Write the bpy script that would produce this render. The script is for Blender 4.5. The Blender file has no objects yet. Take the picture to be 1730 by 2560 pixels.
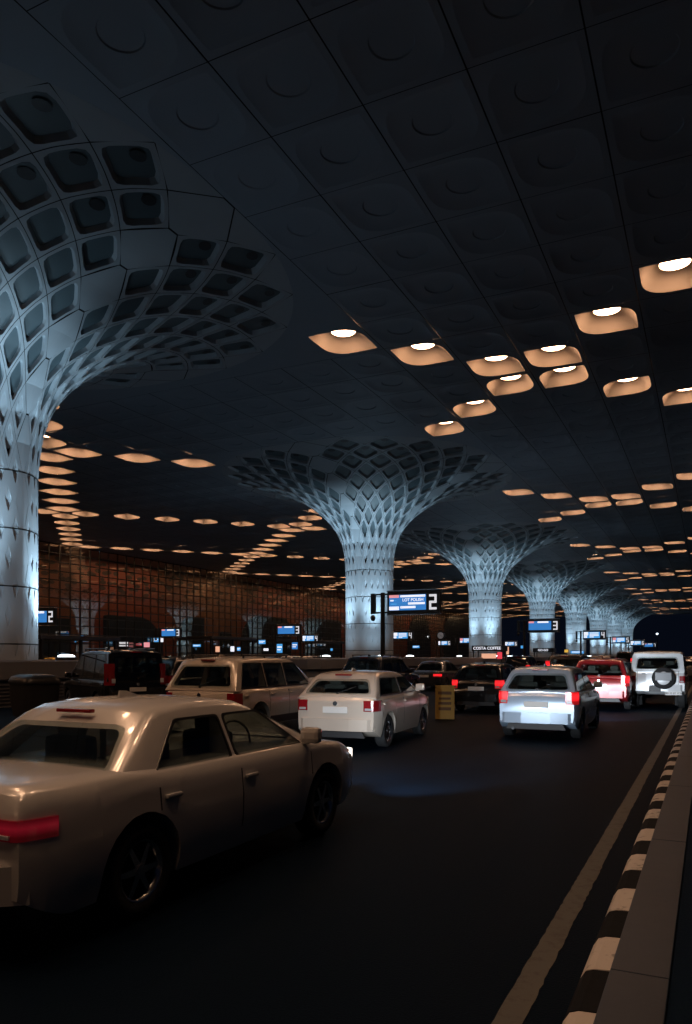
import bpy, bmesh, math, random
import numpy as np
from mathutils import Vector, Matrix
random.seed(7)
R = math.radians
SC = bpy.context.scene
COL = SC.collection
PI = math.pi

# ------------------------------------------------------------------ frame of reference
EYE = 1.75                       # eye height above the road
HC = 14.0                        # ceiling above the eye
ZC = EYE + HC                    # ceiling height
FPX = 1890.0                     # focal length in pixels of the 1730 x 2560 photograph
YAW = math.atan(908 / 1890)
CA, SA = math.cos(YAW), math.sin(YAW)
CX, CY = 0.194 * HC, 0.2042 * HC     # coffer size
X0 = -8.92 * CX                      # line of columns
YC2 = 3.905 * HC
SP = 12 * CY
COLY = [19.5] + [YC2 + SP * k for k in range(7)]
XW = -26.92 * CX                     # glass wall
def gx(i): return (i + 0.08) * CX
def gy(m): return YC2 + m * CY
def at(u, d):                        # plan position seen at photo column u and depth d
    X = (u - 1773) * CA * d / FPX
    return X, (d + X * SA) / CA

# ------------------------------------------------------------------ materials
MATS = {}
def mat(name, col, rough=0.6, metal=0.0, noise=0.0, nscale=8.0, bump=0.0, coat=0.0, spec=0.5, emit=None, estr=1.0, bscale=None):
    if name in MATS: return MATS[name]
    m = bpy.data.materials.new(name); m.use_nodes = True
    nt = m.node_tree; b = nt.nodes['Principled BSDF']
    b.inputs['Base Color'].default_value = (*col, 1)
    b.inputs['Roughness'].default_value = rough
    b.inputs['Metallic'].default_value = metal
    b.inputs['Specular IOR Level'].default_value = spec
    if coat: b.inputs['Coat Weight'].default_value = coat; b.inputs['Coat Roughness'].default_value = 0.06
    tc = nt.nodes.new('ShaderNodeTexCoord')
    if noise:
        n = nt.nodes.new('ShaderNodeTexNoise'); n.inputs['Scale'].default_value = nscale; n.inputs['Detail'].default_value = 6
        nt.links.new(tc.outputs['Object'], n.inputs['Vector'])
        mx = nt.nodes.new('ShaderNodeMix'); mx.data_type = 'RGBA'
        mx.inputs[6].default_value = (*[c * (1 - noise) for c in col], 1)
        mx.inputs[7].default_value = (*[min(1, c * (1 + noise)) for c in col], 1)
        nt.links.new(n.outputs['Fac'], mx.inputs[0]); nt.links.new(mx.outputs[2], b.inputs['Base Color'])
    if bump:
        n2 = nt.nodes.new('ShaderNodeTexNoise'); n2.inputs['Scale'].default_value = bscale or nscale * 4; n2.inputs['Detail'].default_value = 4
        nt.links.new(tc.outputs['Object'], n2.inputs['Vector'])
        bp = nt.nodes.new('ShaderNodeBump'); bp.inputs['Strength'].default_value = bump; bp.inputs['Distance'].default_value = 0.02
        nt.links.new(n2.outputs['Fac'], bp.inputs['Height']); nt.links.new(bp.outputs['Normal'], b.inputs['Normal'])
    if emit:
        b.inputs['Emission Color'].default_value = (*emit, 1); b.inputs['Emission Strength'].default_value = estr
    MATS[name] = m
    return m

M_PANEL = mat('pale_grc', (.44, .495, .54), .55, noise=.08, nscale=.8)
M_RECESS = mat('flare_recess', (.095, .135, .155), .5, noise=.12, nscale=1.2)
M_CEIL = mat('ceiling_grc', (.34, .405, .48), .6, noise=.07, nscale=.35)
M_DOME = mat('light_recess', (.66, .61, .56), .7)
M_JOINT = mat('dark_joint', (.012, .014, .018), .8)
M_LAMP = mat('lamp_disc', (.8, .8, .8), .5, emit=(1, .53, .29), estr=26.0)
M_CAP = mat('dark_cap', (.03, .035, .04), .5)
M_BLACK = mat('black_steel', (.012, .013, .015), .38, metal=0.0)
M_DGREY = mat('dark_grey_metal', (.05, .052, .058), .4, metal=.6)
M_CHROME = mat('brushed_metal', (.55, .55, .57), .25, metal=1.0)
M_RUBBER = mat('tyre_rubber', (.015, .015, .016), .8)
M_PLAST = mat('black_plastic', (.02, .02, .022), .5)
M_GLASS = mat('car_glass', (.008, .010, .012), .04, spec=1.0)
M_PLINTH = mat('plinth_stone', (.17, .18, .20), .45, noise=.12, nscale=1.0)
M_WHITE_E = mat('sign_white', (.8, .8, .8), .5, emit=(.86, .9, 1), estr=1.0)
M_NUM_E = mat('sign_number', (.8, .8, .8), .5, emit=(.78, .82, .9), estr=.75)
M_BLUE_E = mat('screen_blue', (.02, .1, .3), .3, emit=(.035, .19, .52), estr=1.0)
M_BLUE2_E = mat('screen_cyan', (.02, .1, .3), .3, emit=(.07, .34, .72), estr=1.0)
M_PINK_E = mat('screen_pink', (.4, .1, .1), .3, emit=(.85, .33, .36), estr=.9)
M_RED_E = mat('sign_red', (.4, .02, .02), .3, emit=(.9, .07, .10), estr=.8)
M_WARM_E = mat('shop_warm', (.4, .3, .2), .3, emit=(1, .50, .32), estr=.8)
M_YEL_E = mat('sign_yellow', (.6, .4, .03), .4, emit=(.85, .5, .08), estr=.8)
M_TAIL = mat('tail_lens', (.25, .008, .012), .2, coat=.5)
M_TAIL_E = mat('tail_lens_lit', (.3, .01, .012), .2, emit=(1, .018, .024), estr=.95)
M_TAIL_D = mat('tail_lens_dim', (.3, .01, .02), .2, emit=(1, .03, .07), estr=.07, coat=.4)
for tm_, k_ in ((M_TAIL_E, 1.7), (M_TAIL_D, .12)):
    nt = tm_.node_tree; tc = nt.nodes.new('ShaderNodeTexCoord'); sx = nt.nodes.new('ShaderNodeSeparateXYZ'); nt.links.new(tc.outputs['Generated'], sx.inputs[0])
    sb = nt.nodes.new('ShaderNodeMath'); sb.operation = 'SUBTRACT'; sb.inputs[1].default_value = .62; nt.links.new(sx.outputs['Z'], sb.inputs[0])
    ab = nt.nodes.new('ShaderNodeMath'); ab.operation = 'ABSOLUTE'; nt.links.new(sb.outputs[0], ab.inputs[0])
    mr = nt.nodes.new('ShaderNodeMapRange'); mr.inputs['From Max'].default_value = .42; mr.inputs['To Min'].default_value = k_; mr.inputs['To Max'].default_value = k_ * .16; nt.links.new(ab.outputs[0], mr.inputs['Value'])
    nt.links.new(mr.outputs['Result'], tm_.node_tree.nodes['Principled BSDF'].inputs['Emission Strength'])
M_HEAD = mat('headlamp_lens', (.6, .62, .65), .08, metal=.3)
M_HEAD_E = mat('headlamp_lit', (.8, .8, .8), .1, emit=(1, .9, .78), estr=3.5)
M_UP_E = mat('uplight_lens', (.8, .8, .8), .2, emit=(.8, .92, 1), estr=6.0)
M_PLATE = mat('plate_white', (.7, .7, .68), .4)
M_PLATEY = mat('plate_yellow', (.6, .42, .04), .4)
M_INK = mat('plate_ink', (.02, .02, .025), .5)

# ------------------------------------------------------------------ mesh builder
class MB:
    def __init__(s): s.v = []; s.f = []; s.m = []; s.sm = []
    def add(s, vs, fs, mi=0, smooth=False):
        o = len(s.v); s.v.extend([tuple(p) for p in vs])
        for f in fs: s.f.append(tuple(i + o for i in f)); s.m.append(mi); s.sm.append(smooth)
    def box(s, c, d, mi=0, bev=0.0, rot=None):
        hx, hy, hz = d[0] / 2, d[1] / 2, d[2] / 2
        if bev <= 0:
            vs = [(x, y, z) for x in (-hx, hx) for y in (-hy, hy) for z in (-hz, hz)]
            fs = [(0, 1, 3, 2), (4, 6, 7, 5), (0, 4, 5, 1), (2, 3, 7, 6), (0, 2, 6, 4), (1, 5, 7, 3)]
        else:
            bm = bmesh.new(); bmesh.ops.create_cube(bm, size=1)
            bmesh.ops.scale(bm, vec=d, verts=bm.verts)
            bmesh.ops.bevel(bm, geom=bm.edges[:], offset=min(bev, min(d) * .49), segments=2, affect='EDGES', profile=.6)
            bm.verts.index_update(); vs = [v.co.copy() for v in bm.verts]; fs = [[v.index for v in f.verts] for f in bm.faces]; bm.free()
        if rot is not None: vs = [rot @ Vector(p) for p in vs]
        s.add([(p[0] + c[0], p[1] + c[1], p[2] + c[2]) for p in vs], fs, mi)
    def cyl(s, a, b, r0, r1=None, n=16, mi=0, cap=True, smooth=True):
        r1 = r0 if r1 is None else r1
        a, b = Vector(a), Vector(b); ax = (b - a).normalized()
        t = Vector((0, 0, 1)) if abs(ax.z) < .9 else Vector((1, 0, 0))
        e1 = ax.cross(t).normalized(); e2 = ax.cross(e1)
        vs = []
        for p, r in ((a, r0), (b, r1)):
            for k in range(n):
                an = 2 * PI * k / n; vs.append(p + e1 * (r * math.cos(an)) + e2 * (r * math.sin(an)))
        s.add(vs, [(k, (k + 1) % n, n + (k + 1) % n, n + k) for k in range(n)], mi, smooth)
        if cap: s.add(vs[:n], [tuple(range(n))[::-1]], mi); s.add(vs[n:], [tuple(range(n))], mi)
    def lathe(s, prof, c, axis='z', n=24, mi=0, smooth=True):
        vs = []
        for (r, h) in prof:
            for k in range(n):
                an = 2 * PI * k / n; x, y = r * math.cos(an), r * math.sin(an)
                p = (x, y, h) if axis == 'z' else ((h, x, y) if axis == 'x' else (x, h, y))
                vs.append((p[0] + c[0], p[1] + c[1], p[2] + c[2]))
        fs = []
        for i in range(len(prof) - 1):
            for k in range(n): fs.append((i * n + k, i * n + (k + 1) % n, (i + 1) * n + (k + 1) % n, (i + 1) * n + k))
        s.add(vs, fs, mi, smooth)
    def loft(s, rings, mi=0, smooth=True, closed=True, caps=True):
        n = len(rings[0]); vs = [p for r in rings for p in r]; fs = []
        for i in range(len(rings) - 1):
            for k in range(n if closed else n - 1):
                fs.append((i * n + k, i * n + (k + 1) % n, (i + 1) * n + (k + 1) % n, (i + 1) * n + k))
        s.add(vs, fs, mi, smooth)
        if caps: s.add(rings[0], [tuple(range(n))[::-1]], mi); s.add(rings[-1], [tuple(range(n))], mi)
    def slab(s, poly, off, mi=0):                # polygon given solid thickness
        n = len(poly); off = Vector(off)
        top = [Vector(p) + off for p in poly]
        s.add(list(poly) + top, [tuple(range(n))[::-1], tuple(range(n, 2 * n))] + [(k, (k + 1) % n, n + (k + 1) % n, n + k) for k in range(n)], mi)
    def build(s, name, mats, parent=None, smooth_angle=None, loc=None, fixn=False):
        me = bpy.data.meshes.new(name); me.from_pydata([tuple(v) for v in s.v], [], s.f)
        if not isinstance(mats, (list, tuple)): mats = [mats]
        for m in mats: me.materials.append(m)
        me.polygons.foreach_set('material_index', s.m); me.polygons.foreach_set('use_smooth', s.sm)
        if fixn or smooth_angle:
            bm = bmesh.new(); bm.from_mesh(me); bmesh.ops.remove_doubles(bm, verts=bm.verts, dist=.0006)
            if fixn: bmesh.ops.recalc_face_normals(bm, faces=bm.faces)
            if smooth_angle:
                for f in bm.faces: f.smooth = True
                for e in bm.edges: e.smooth = not (len(e.link_faces) == 2 and e.calc_face_angle(0) > R(smooth_angle))
            bm.to_mesh(me); bm.free()
        me.update()
        o = bpy.data.objects.new(name, me); COL.objects.link(o)
        if parent: o.parent = parent
        if loc: o.location = loc
        return o

def tag(o, label=None, cat=None, group=None, kind=None):
    if label: o['label'] = label
    if cat: o['category'] = cat
    if group: o['group'] = group
    if kind: o['kind'] = kind
    return o
def empty(name, loc, rz, label, cat, group=None):
    o = bpy.data.objects.new(name, None); COL.objects.link(o)
    o.location = loc; o.rotation_euler = (0, 0, rz); o.empty_display_size = .3
    return tag(o, label, cat, group)
def copy_tree(o, parent=None):
    c = o.copy(); COL.objects.link(c)
    if parent: c.parent = parent
    for ch in o.children: copy_tree(ch, c)
    return c
def text_mesh(s, size, depth=.004):
    cu = bpy.data.curves.new('lettering', 'FONT'); cu.body = s; cu.size = size; cu.extrude = depth; cu.align_x = 'CENTER'; cu.align_y = 'CENTER'
    cu.offset = size * .012
    t = bpy.data.objects.new('lettering', cu); COL.objects.link(t)
    bpy.context.view_layer.update()
    me = bpy.data.meshes.new_from_object(t.evaluated_get(bpy.context.evaluated_depsgraph_get()))
    bpy.data.objects.remove(t); bpy.data.curves.remove(cu)
    return me
def lettering(name, s, size, m, parent, loc, rot):
    me = text_mesh(s, size); me.materials.clear(); me.materials.append(m)
    o = bpy.data.objects.new(name, me); COL.objects.link(o); o.parent = parent; o.location = loc; o.rotation_euler = rot
    return o

# ------------------------------------------------------------------ ground, road, kerb
def asphalt(name, c, rs):
    m = bpy.data.materials.new(name); m.use_nodes = True; nt = m.node_tree; b = nt.nodes['Principled BSDF']
    tc = nt.nodes.new('ShaderNodeTexCoord')
    n1 = nt.nodes.new('ShaderNodeTexNoise'); n1.inputs['Scale'].default_value = .5; n1.inputs['Detail'].default_value = 8; n1.inputs['Roughness'].default_value = .65
    n2 = nt.nodes.new('ShaderNodeTexNoise'); n2.inputs['Scale'].default_value = 70; n2.inputs['Detail'].default_value = 3
    mp = nt.nodes.new('ShaderNodeMapping'); mp.inputs['Scale'].default_value = (1, .12, 1)
    nt.links.new(tc.outputs['Object'], mp.inputs['Vector']); nt.links.new(mp.outputs['Vector'], n1.inputs['Vector']); nt.links.new(tc.outputs['Object'], n2.inputs['Vector'])
    r = nt.nodes.new('ShaderNodeValToRGB'); r.color_ramp.elements[0].position = .3; r.color_ramp.elements[0].color = (c * .22, c * .6, c * 1.3, 1)
    r.color_ramp.elements[1].position = .75; r.color_ramp.elements[1].color = (c * .42, c * 1.15, c * 2.5, 1)
    nt.links.new(n1.outputs['Fac'], r.inputs['Fac'])
    mx = nt.nodes.new('ShaderNodeMix'); mx.data_type = 'RGBA'; mx.blend_type = 'MULTIPLY'; mx.inputs[0].default_value = .6
    nt.links.new(r.outputs['Color'], mx.inputs[6]); nt.links.new(n2.outputs['Color'], mx.inputs[7]); nt.links.new(mx.outputs[2], b.inputs['Base Color'])
    mr = nt.nodes.new('ShaderNodeMapRange'); mr.inputs['To Min'].default_value = rs - .1; mr.inputs['To Max'].default_value = rs + .15
    nt.links.new(n1.outputs['Fac'], mr.inputs['Value']); nt.links.new(mr.outputs['Result'], b.inputs['Roughness'])
    bp = nt.nodes.new('ShaderNodeBump'); bp.inputs['Strength'].default_value = .35; bp.inputs['Distance'].default_value = .01
    nt.links.new(n2.outputs['Fac'], bp.inputs['Height']); nt.links.new(bp.outputs['Normal'], b.inputs['Normal'])
    b.inputs['Specular IOR Level'].default_value = .05; b.inputs['Specular Tint'].default_value = (.25, .55, 1, 1)
    return m
M_ROAD = asphalt('road_asphalt', .010, .62)
M_GROUND = asphalt('ground_asphalt', .02, .7)
m = MB(); m.add([(-900, -300, -.004), (900, -300, -.004), (900, 1500, -.004), (-900, 1500, -.004)], [(0, 1, 2, 3)])
tag(m.build('ground', M_GROUND), kind='structure')
m = MB(); m.add([(-20.6, -60, 0), (-.60, -60, 0), (-.60, 420, 0), (-20.6, 420, 0)], [(0, 1, 2, 3)])
tag(m.build('road', M_ROAD), kind='structure')
m = MB(); m.add([(-58, -60, 0), (-29, -60, 0), (-29, 420, 0), (-58, 420, 0)], [(0, 1, 2, 3)])
tag(m.build('road', M_ROAD), kind='structure')
# worn white edge line with ragged outline
def painted(name, c, wear):
    m = bpy.data.materials.new(name); m.use_nodes = True; nt = m.node_tree; b = nt.nodes['Principled BSDF']
    tc = nt.nodes.new('ShaderNodeTexCoord'); n = nt.nodes.new('ShaderNodeTexNoise'); n.inputs['Scale'].default_value = 9; n.inputs['Detail'].default_value = 9; n.inputs['Roughness'].default_value = .7
    nt.links.new(tc.outputs['Object'], n.inputs['Vector'])
    r = nt.nodes.new('ShaderNodeValToRGB'); r.color_ramp.elements[0].position = wear; r.color_ramp.elements[0].color = (.06, .058, .055, 1)
    r.color_ramp.elements[1].position = wear + .12; r.color_ramp.elements[1].color = (*c, 1)
    nt.links.new(n.outputs['Fac'], r.inputs['Fac']); nt.links.new(r.outputs['Color'], b.inputs['Base Color']); b.inputs['Roughness'].default_value = .75
    return m
M_LINE = painted('line_paint', (.085, .085, .08), .38)
M_KW = painted('kerb_white', (.50, .465, .43), .33)
M_KB = mat('kerb_black', (.008, .0095, .012), .85, noise=.5, nscale=14, spec=.15)
m = MB(); L = []; Rr = []
y = -6.0
while y < 150:
    L.append((-.935 + random.uniform(-.004, .004), y, .004)); Rr.append((-.800 + random.uniform(-.006, .006), y, .004)); y += .07 if y < 14 else (.4 if y < 40 else 3)
m.add(L + Rr, [(k, len(L) + k, len(L) + k + 1, k + 1) for k in range(len(L) - 1)])
tag(m.build('edge_line', M_LINE), kind='structure')
# kerb: painted blocks alternately white and black
m = MB(); y = 2.03 - .5 * 14; i = 0
while y < 200:
    e = .02
    prof = [(-.606, 0), (-.598, .09), (-.57, .135), (-.53, .15), (-.452, .155), (-.452, 0)]
    j = random.uniform(-.002, .002)
    r0 = [(px + j, y + .006, pz) for px, pz in prof]; r1 = [(px + j, y + .494, pz) for px, pz in prof]
    m.loft([r0, r1], mi=i % 2, smooth=False); y += .5; i += 1
tag(m.build('kerb', [M_KW, M_KB]), kind='structure')
# metal cover strip and footway
m = MB(); y = -8.0
while y < 200:
    ln = 3.0
    m.box((-.311, y + ln / 2, .088), (.276, ln - .006, .18), 0, .006); y += ln
tag(m.build('channel_cover', mat('steel_cover', (.036, .052, .078), .42, metal=.6, noise=.25, nscale=1.5, bump=.08, bscale=5)), kind='structure')
m = MB(); m.box((3.93, 120, .08), (8.2, 320, .16))
tag(m.build('footway', M_GROUND), kind='structure')

# ------------------------------------------------------------------ canopy ceiling
def leaf(kind, h, n=28):             # leaf outline: two sharp corners, two round ones; kind +1 sharp at ++/--
    pts = []
    for k in range(n):
        an = 2 * PI * k / n + PI / 4
        c, s = math.cos(an), math.sin(an)
        sharp = (c * s > 0) == (kind > 0)
        p = 14 if sharp else 2.5
        if abs(abs(c) - abs(s)) < 1e-6 and sharp: rr = h * math.sqrt(2) * .985
        else: rr = h / (abs(c) ** p + abs(s) ** p) ** (1 / p)
        pts.append((rr * c, rr * s))
    return pts
HALF = .425
def dome_rings(kind, n=28, depth=.47):
    lf = leaf(kind, HALF, n); rr = .55
    rings = []
    for t in (0, .3, .6, .85, 1):
        z = depth * math.sin(t * PI / 2) ** .85
        ring = []
        for k in range(n):
            an = 2 * PI * k / n + PI / 4
            ax, ay = lf[k][0] * CX, lf[k][1] * CY
            w = t ** 1.15
            ring.append((ax * (1 - w) + rr * math.cos(an) * w, ay * (1 - w) + rr * math.sin(an) * w, z))
        rings.append(ring)
    return rings
def cell_kind(xc, yc):
    k = min(range(-1, 10), key=lambda q: abs(yc - (YC2 + SP * q))); return 1 if (xc - X0) * (yc - (YC2 + SP * k)) > 0 else -1
def lit(i, mm):                      # i, mm: cell indices (cell centre at +.5)
    q = i + .5
    mp = mm + .5
    p = ((mp + 6) % 12) - 6          # from the nearest column
    pb = ((mp) % 12) - 6             # from mid bay
    if i >= -9:                      # roadway side, X centre at line -3
        return abs(abs(q + 3) - abs(pb)) < .1 and abs(q + 3) < 3
    qq = q + 15
    if qq > 0: return abs(abs(qq) - abs(pb)) < .1 and qq < 3
    return abs((((-qq) - pb) % 12)) < .1 or abs((((-qq) + pb) % 12)) < .1
I0, I1, M0, M1 = -27, 5, -30, 77
def in_flare(i, mm):
    q = i + .5 + 9; p = ((mm + .5 + 6) % 12) - 6
    return abs(q) < 4 and abs(p) < 4 and not (abs(q) > 3 and abs(p) > 3)
CELLM = {}
for kd in (1, -1):
    for n in (28, 16):
        b = MB(); rg = dome_rings(kd, n)
        hx, hy = CX / 2 - .020, CY / 2 - .013
        # square outline sampled at the same angles
        sq = []
        for k in range(n):
            an = 2 * PI * k / n + PI / 4; c, s = math.cos(an), math.sin(an); t = 1 / max(abs(c), abs(s)); sq.append((c * t * hx, s * t * hy, 0))
        b.loft([sq, rg[0]], smooth=False, caps=False)
        flat = (list(b.v), list(b.f))
        ru = dome_rings(kd, n, .075); d = MB(); d.loft(ru, smooth=True, caps=False)
        disc = [(x * .95, y * .95, z + .032) for x, y, z in ru[-1]]
        d.loft([ru[-1], disc], smooth=False, caps=False); d.add(disc, [tuple(range(n))])
        CELLM[(kd, n)] = (flat, (list(d.v), list(d.f)), disc, rg)
cv, cf, cs = [], [], []
lights = []
for mm in range(M0, M1):
    for i in range(I0, I1):
        if in_flare(i, mm): continue
        xc, yc = gx(i + .5), gy(mm + .5)
        kd = cell_kind(xc, yc); n = 28 if mm < 14 else 16
        flat, dome, disc, rg = CELLM[(kd, n)]
        jz = random.uniform(-.004, .004)
        for (vs, fs), use, sm in ((flat, True, False), (dome, not lit(i, mm), True)):
            if not use: continue
            o = len(cv); cv.extend([(x + xc, y + yc, z + ZC + jz) for x, y, z in vs]); cf.extend([tuple(a + o for a in f) for f in fs]); cs.extend([sm] * len(fs))
        if lit(i, mm): lights.append((xc, yc, kd, i, mm))
roof = empty('canopy_roof', (0, 0, ZC), 0, 'dark coffered canopy roof spanning the road above the mushroom columns', 'roof')
me = bpy.data.meshes.new('coffered_ceiling'); me.from_pydata([(x, y, z - ZC) for x, y, z in cv], [], cf); me.materials.append(M_CEIL)
me.polygons.foreach_set('use_smooth', cs)
bm = bmesh.new(); bm.from_mesh(me)
bmesh.ops.remove_doubles(bm, verts=bm.verts, dist=.001)
for e in bm.edges: e.smooth = not (len(e.link_faces) == 2 and e.calc_face_angle(0) > R(38))
bm.to_mesh(me); bm.free()
o = bpy.data.objects.new('coffered_ceiling', me); COL.objects.link(o); o.parent = roof
b = MB(); b.box(((gx(I0) + gx(I1)) / 2, (gy(M0) + gy(M1)) / 2, 1.1), (gx(I1) - gx(I0) + .4, gy(M1) - gy(M0) + .4, .8))
b.build('roof_slab', M_JOINT, roof)
b = MB()
xa, xb, ya, yb = gx(I0), gx(I1), gy(M0), gy(M1)
b.box(((xa + xb) / 2, yb + .25, .75), (xb - xa + 1, .5, 1.6)); b.box(((xa + xb) / 2, ya - .25, .75), (xb - xa + 1, .5, 1.6)); b.box((xb + .25, (ya + yb) / 2, .75), (.5, yb - ya, 1.6))
b.build('fascia', M_CEIL, roof)

# lit recesses: shared meshes
LM = {}
for kd in (1, -1):
    for n in (28, 16):
        rg = CELLM[(kd, n)][3]
        b = MB(); b.loft(rg, smooth=True, caps=False)
        rim = [(x * .98, y * .98, z + .012) for x, y, z in rg[-1]]; b.loft([rg[-1], rim], smooth=False, caps=False)
        o = b.build('recess_tmp', M_DOME, smooth_angle=38); m1 = o.data; m1.name = 'lit_recess'; bpy.data.objects.remove(o)
        b = MB(); b.add([(x * .985, y * .985, z + .02) for x, y, z in rg[-1]], [tuple(range(n))[::-1]])
        o = b.build('lamp_tmp', M_LAMP); m2 = o.data; m2.name = 'lamp_disc'; bpy.data.objects.remove(o)
        LM[(kd, n)] = (m1, m2)
ONES = ['', 'first', 'second', 'third', 'fourth', 'fifth', 'sixth', 'seventh', 'eighth', 'ninth', 'tenth', 'eleventh', 'twelfth', 'thirteenth', 'fourteenth', 'fifteenth', 'sixteenth', 'seventeenth', 'eighteenth', 'nineteenth']
TENS = ['', '', 'twent', 'thirt', 'fort', 'fift', 'sixt', 'sevent', 'eight', 'ninet']
def ordw(n): return ONES[n] if n < 20 else (TENS[n // 10] + 'ieth' if n % 10 == 0 else TENS[n // 10] + 'y' + ONES[n % 10])
ORD = [ordw(k) for k in range(1, 99)]
def seen(x, y, z):
    d = -x * SA + y * CA
    if d < 1: return None
    return 865 + FPX * (x * CA + y * SA) / d, 1640 - FPX * (z - EYE) / d, d
vis, far, overhead = [], [], []
for (xc, yc, kd, i, mm) in lights:
    s = seen(xc, yc, ZC)
    if s is None or s[0] < -140 or s[0] > 1870 or s[1] < -140: overhead.append((0, xc, yc, kd, i, mm)); continue
    vis.append((s[2], xc, yc, kd, i, mm))
vis.sort()
vis, far = vis[:300], vis[300:]
rows = sorted({v[5] for v in vis})
for d, xc, yc, kd, i, mm in overhead + vis:
    m1, m2 = LM[(kd, 28 if mm < 14 else 16)]
    if d == 0:
        lab = 'warm lit ceiling recess outside the picture'
    else: row = rows.index(mm); same = sorted([v[4] for v in vis if v[5] == mm], reverse=True); pos = same.index(i)
    if d: side = 'over the road' if i >= -9 else 'nearer the glass wall'
    if d: lab = 'warm lit ceiling recess %s, %s from right in %s row' % (side, ORD[pos], ORD[row])
    o = bpy.data.objects.new('ceiling_light', m1); COL.objects.link(o); o.location = (xc, yc, ZC)
    tag(o, lab, 'ceiling light', 'lit leaf-shaped recesses in the coffered ceiling')
    c = bpy.data.objects.new('lamp', m2); COL.objects.link(c); c.parent = o
if far:
    b = MB(); g = MB()
    for d, xc, yc, kd, i, mm in far:
        m1, m2 = LM[(kd, 16)]
        b.add([(v.co.x + xc, v.co.y + yc, v.co.z + ZC) for v in m1.vertices], [tuple(p.vertices) for p in m1.polygons], 0, True)
        b.add([(v.co.x + xc, v.co.y + yc, v.co.z + ZC) for v in m2.vertices], [tuple(p.vertices) for p in m2.polygons], 1)
    tag(b.build('distant_ceiling_lights', [M_DOME, M_LAMP]), 'tiny warm ceiling recesses at the far end of the canopy', 'ceiling lights', kind='stuff')
print('LIGHTS', len(vis), len(far))

# ------------------------------------------------------------------ mushroom columns
ZB = 1.62                             # plinth top
PR = np.array([(.141, .472), (.1425, .52), (.147, .57), (.155, .615), (.168, .655), (.190, .70), (.222, .745), (.265, .79), (.318, .833), (.385, .878), (.465, .922), (.555, .957), (.65, .982), (.73, .994), (.776, 1.0)]) * HC
PR[:, 1] += EYE
ZRING = PR[0, 1]
seg = np.sqrt((np.diff(PR, axis=0) ** 2).sum(1)); AL = np.concatenate([[0], np.cumsum(seg)]); ATOT = AL[-1]
KL = 12; C1 = 1.03; C2 = (C1 * KL - ATOT) / KL ** 2
RS = PR[0, 0]
def surf(ph, s):
    if s <= 0: r, z = RS, ZRING + s * 1.03
    else:
        a = C1 * s - C2 * s * s; r = float(np.interp(a, AL, PR[:, 0])); z = float(np.interp(a, AL, PR[:, 1]))
    t = min(1, max(0, s / KL))
    p = 1.62 + (2.0 - 1.62) * min(1, t * 2.2) + .28 * max(0, (t - .45) / .55) ** 1.3
    c, sn = math.cos(ph), math.sin(ph)
    k = (abs(c) ** p + abs(sn) ** p) ** (-1 / p)
    sy = 1 + (CY / CX - 1) * t
    return Vector((r * k * c, r * k * sn * sy, z))
def snorm(ph, s):
    e = .01; a = surf(ph + e, s) - surf(ph - e, s); b = surf(ph, s + e * 4) - surf(ph, s - e * 4)
    n = a.cross(b); return n.normalized()
NQ = 6; MARG = R(1.4)
def phi(q, t): return q * PI / 2 + MARG + t / (2 * NQ) * (PI / 2 - 2 * MARG)
DPH = (PI / 2 - 2 * MARG) / (2 * NQ)
SMIN = -7
def lerp(a, b, t): return a + (b - a) * t
shaft, cap = MB(), MB()
def norm_p(al, be, p): return (abs(al) ** p + abs(be) ** p) ** (1 / p)
def diamond(mb, pc, sc, joint, k, dep, rnd, low=0.0, disc=False):
    n = 24; outer, mid, inn = [], [], []
    for i in range(n):
        an = 2 * PI * i / n; ca, sa = math.cos(an), math.sin(an)
        l1 = abs(ca) + abs(sa); oa, ob = ca / l1, sa / l1
        outer.append(surf(pc + oa * DPH * (1 - joint), max(SMIN, sc + ob * (1 - joint))))
        lp = norm_p(ca, sa, rnd); ma, mb_ = ca / lp * k, sa / lp * k
        # keep inside the diamond
        f = abs(ma) + abs(mb_); lim = k * 1.12
        if f > lim: ma *= lim / f; mb_ *= lim / f
        p = surf(pc + ma * DPH, sc + mb_); mid.append(p)
        nn = snorm(pc + ma * DPH, sc + mb_)
        dd = dep * ((1 - low) + low * max(0, min(1.4, .5 - .9 * mb_ / max(k, .01))))
        q = surf(pc + ma * .86 * DPH, sc + mb_ * .88); inn.append(q - nn * dd)
    nn = snorm(pc, sc); ctr = surf(pc, sc) - nn * dep * (1 if low == 0 else .55)
    N = n
    mb.add(outer + mid, [(i, (i + 1) % N, N + (i + 1) % N, N + i) for i in range(N)], 0)
    mb.add(mid + inn, [(i, (i + 1) % N, N + (i + 1) % N, N + i) for i in range(N)], 0)
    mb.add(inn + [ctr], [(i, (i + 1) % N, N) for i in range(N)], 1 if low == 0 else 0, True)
    if disc:
        dc = surf(pc, sc + k * .38) - snorm(pc, sc + k * .38) * (dep - .05); e1 = (surf(pc + .03, sc) - surf(pc - .03, sc)).normalized(); e2 = nn.cross(e1)
        mb.add([dc + e1 * (.26 * math.cos(2 * PI * i / 12)) + e2 * (.2 * math.sin(2 * PI * i / 12)) for i in range(12)], [tuple(range(12))], 3)
def patch(mb, pts, mi=0):                       # flat-ish panel through surface points
    mb.add(pts, [tuple(range(len(pts)))], mi)
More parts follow.
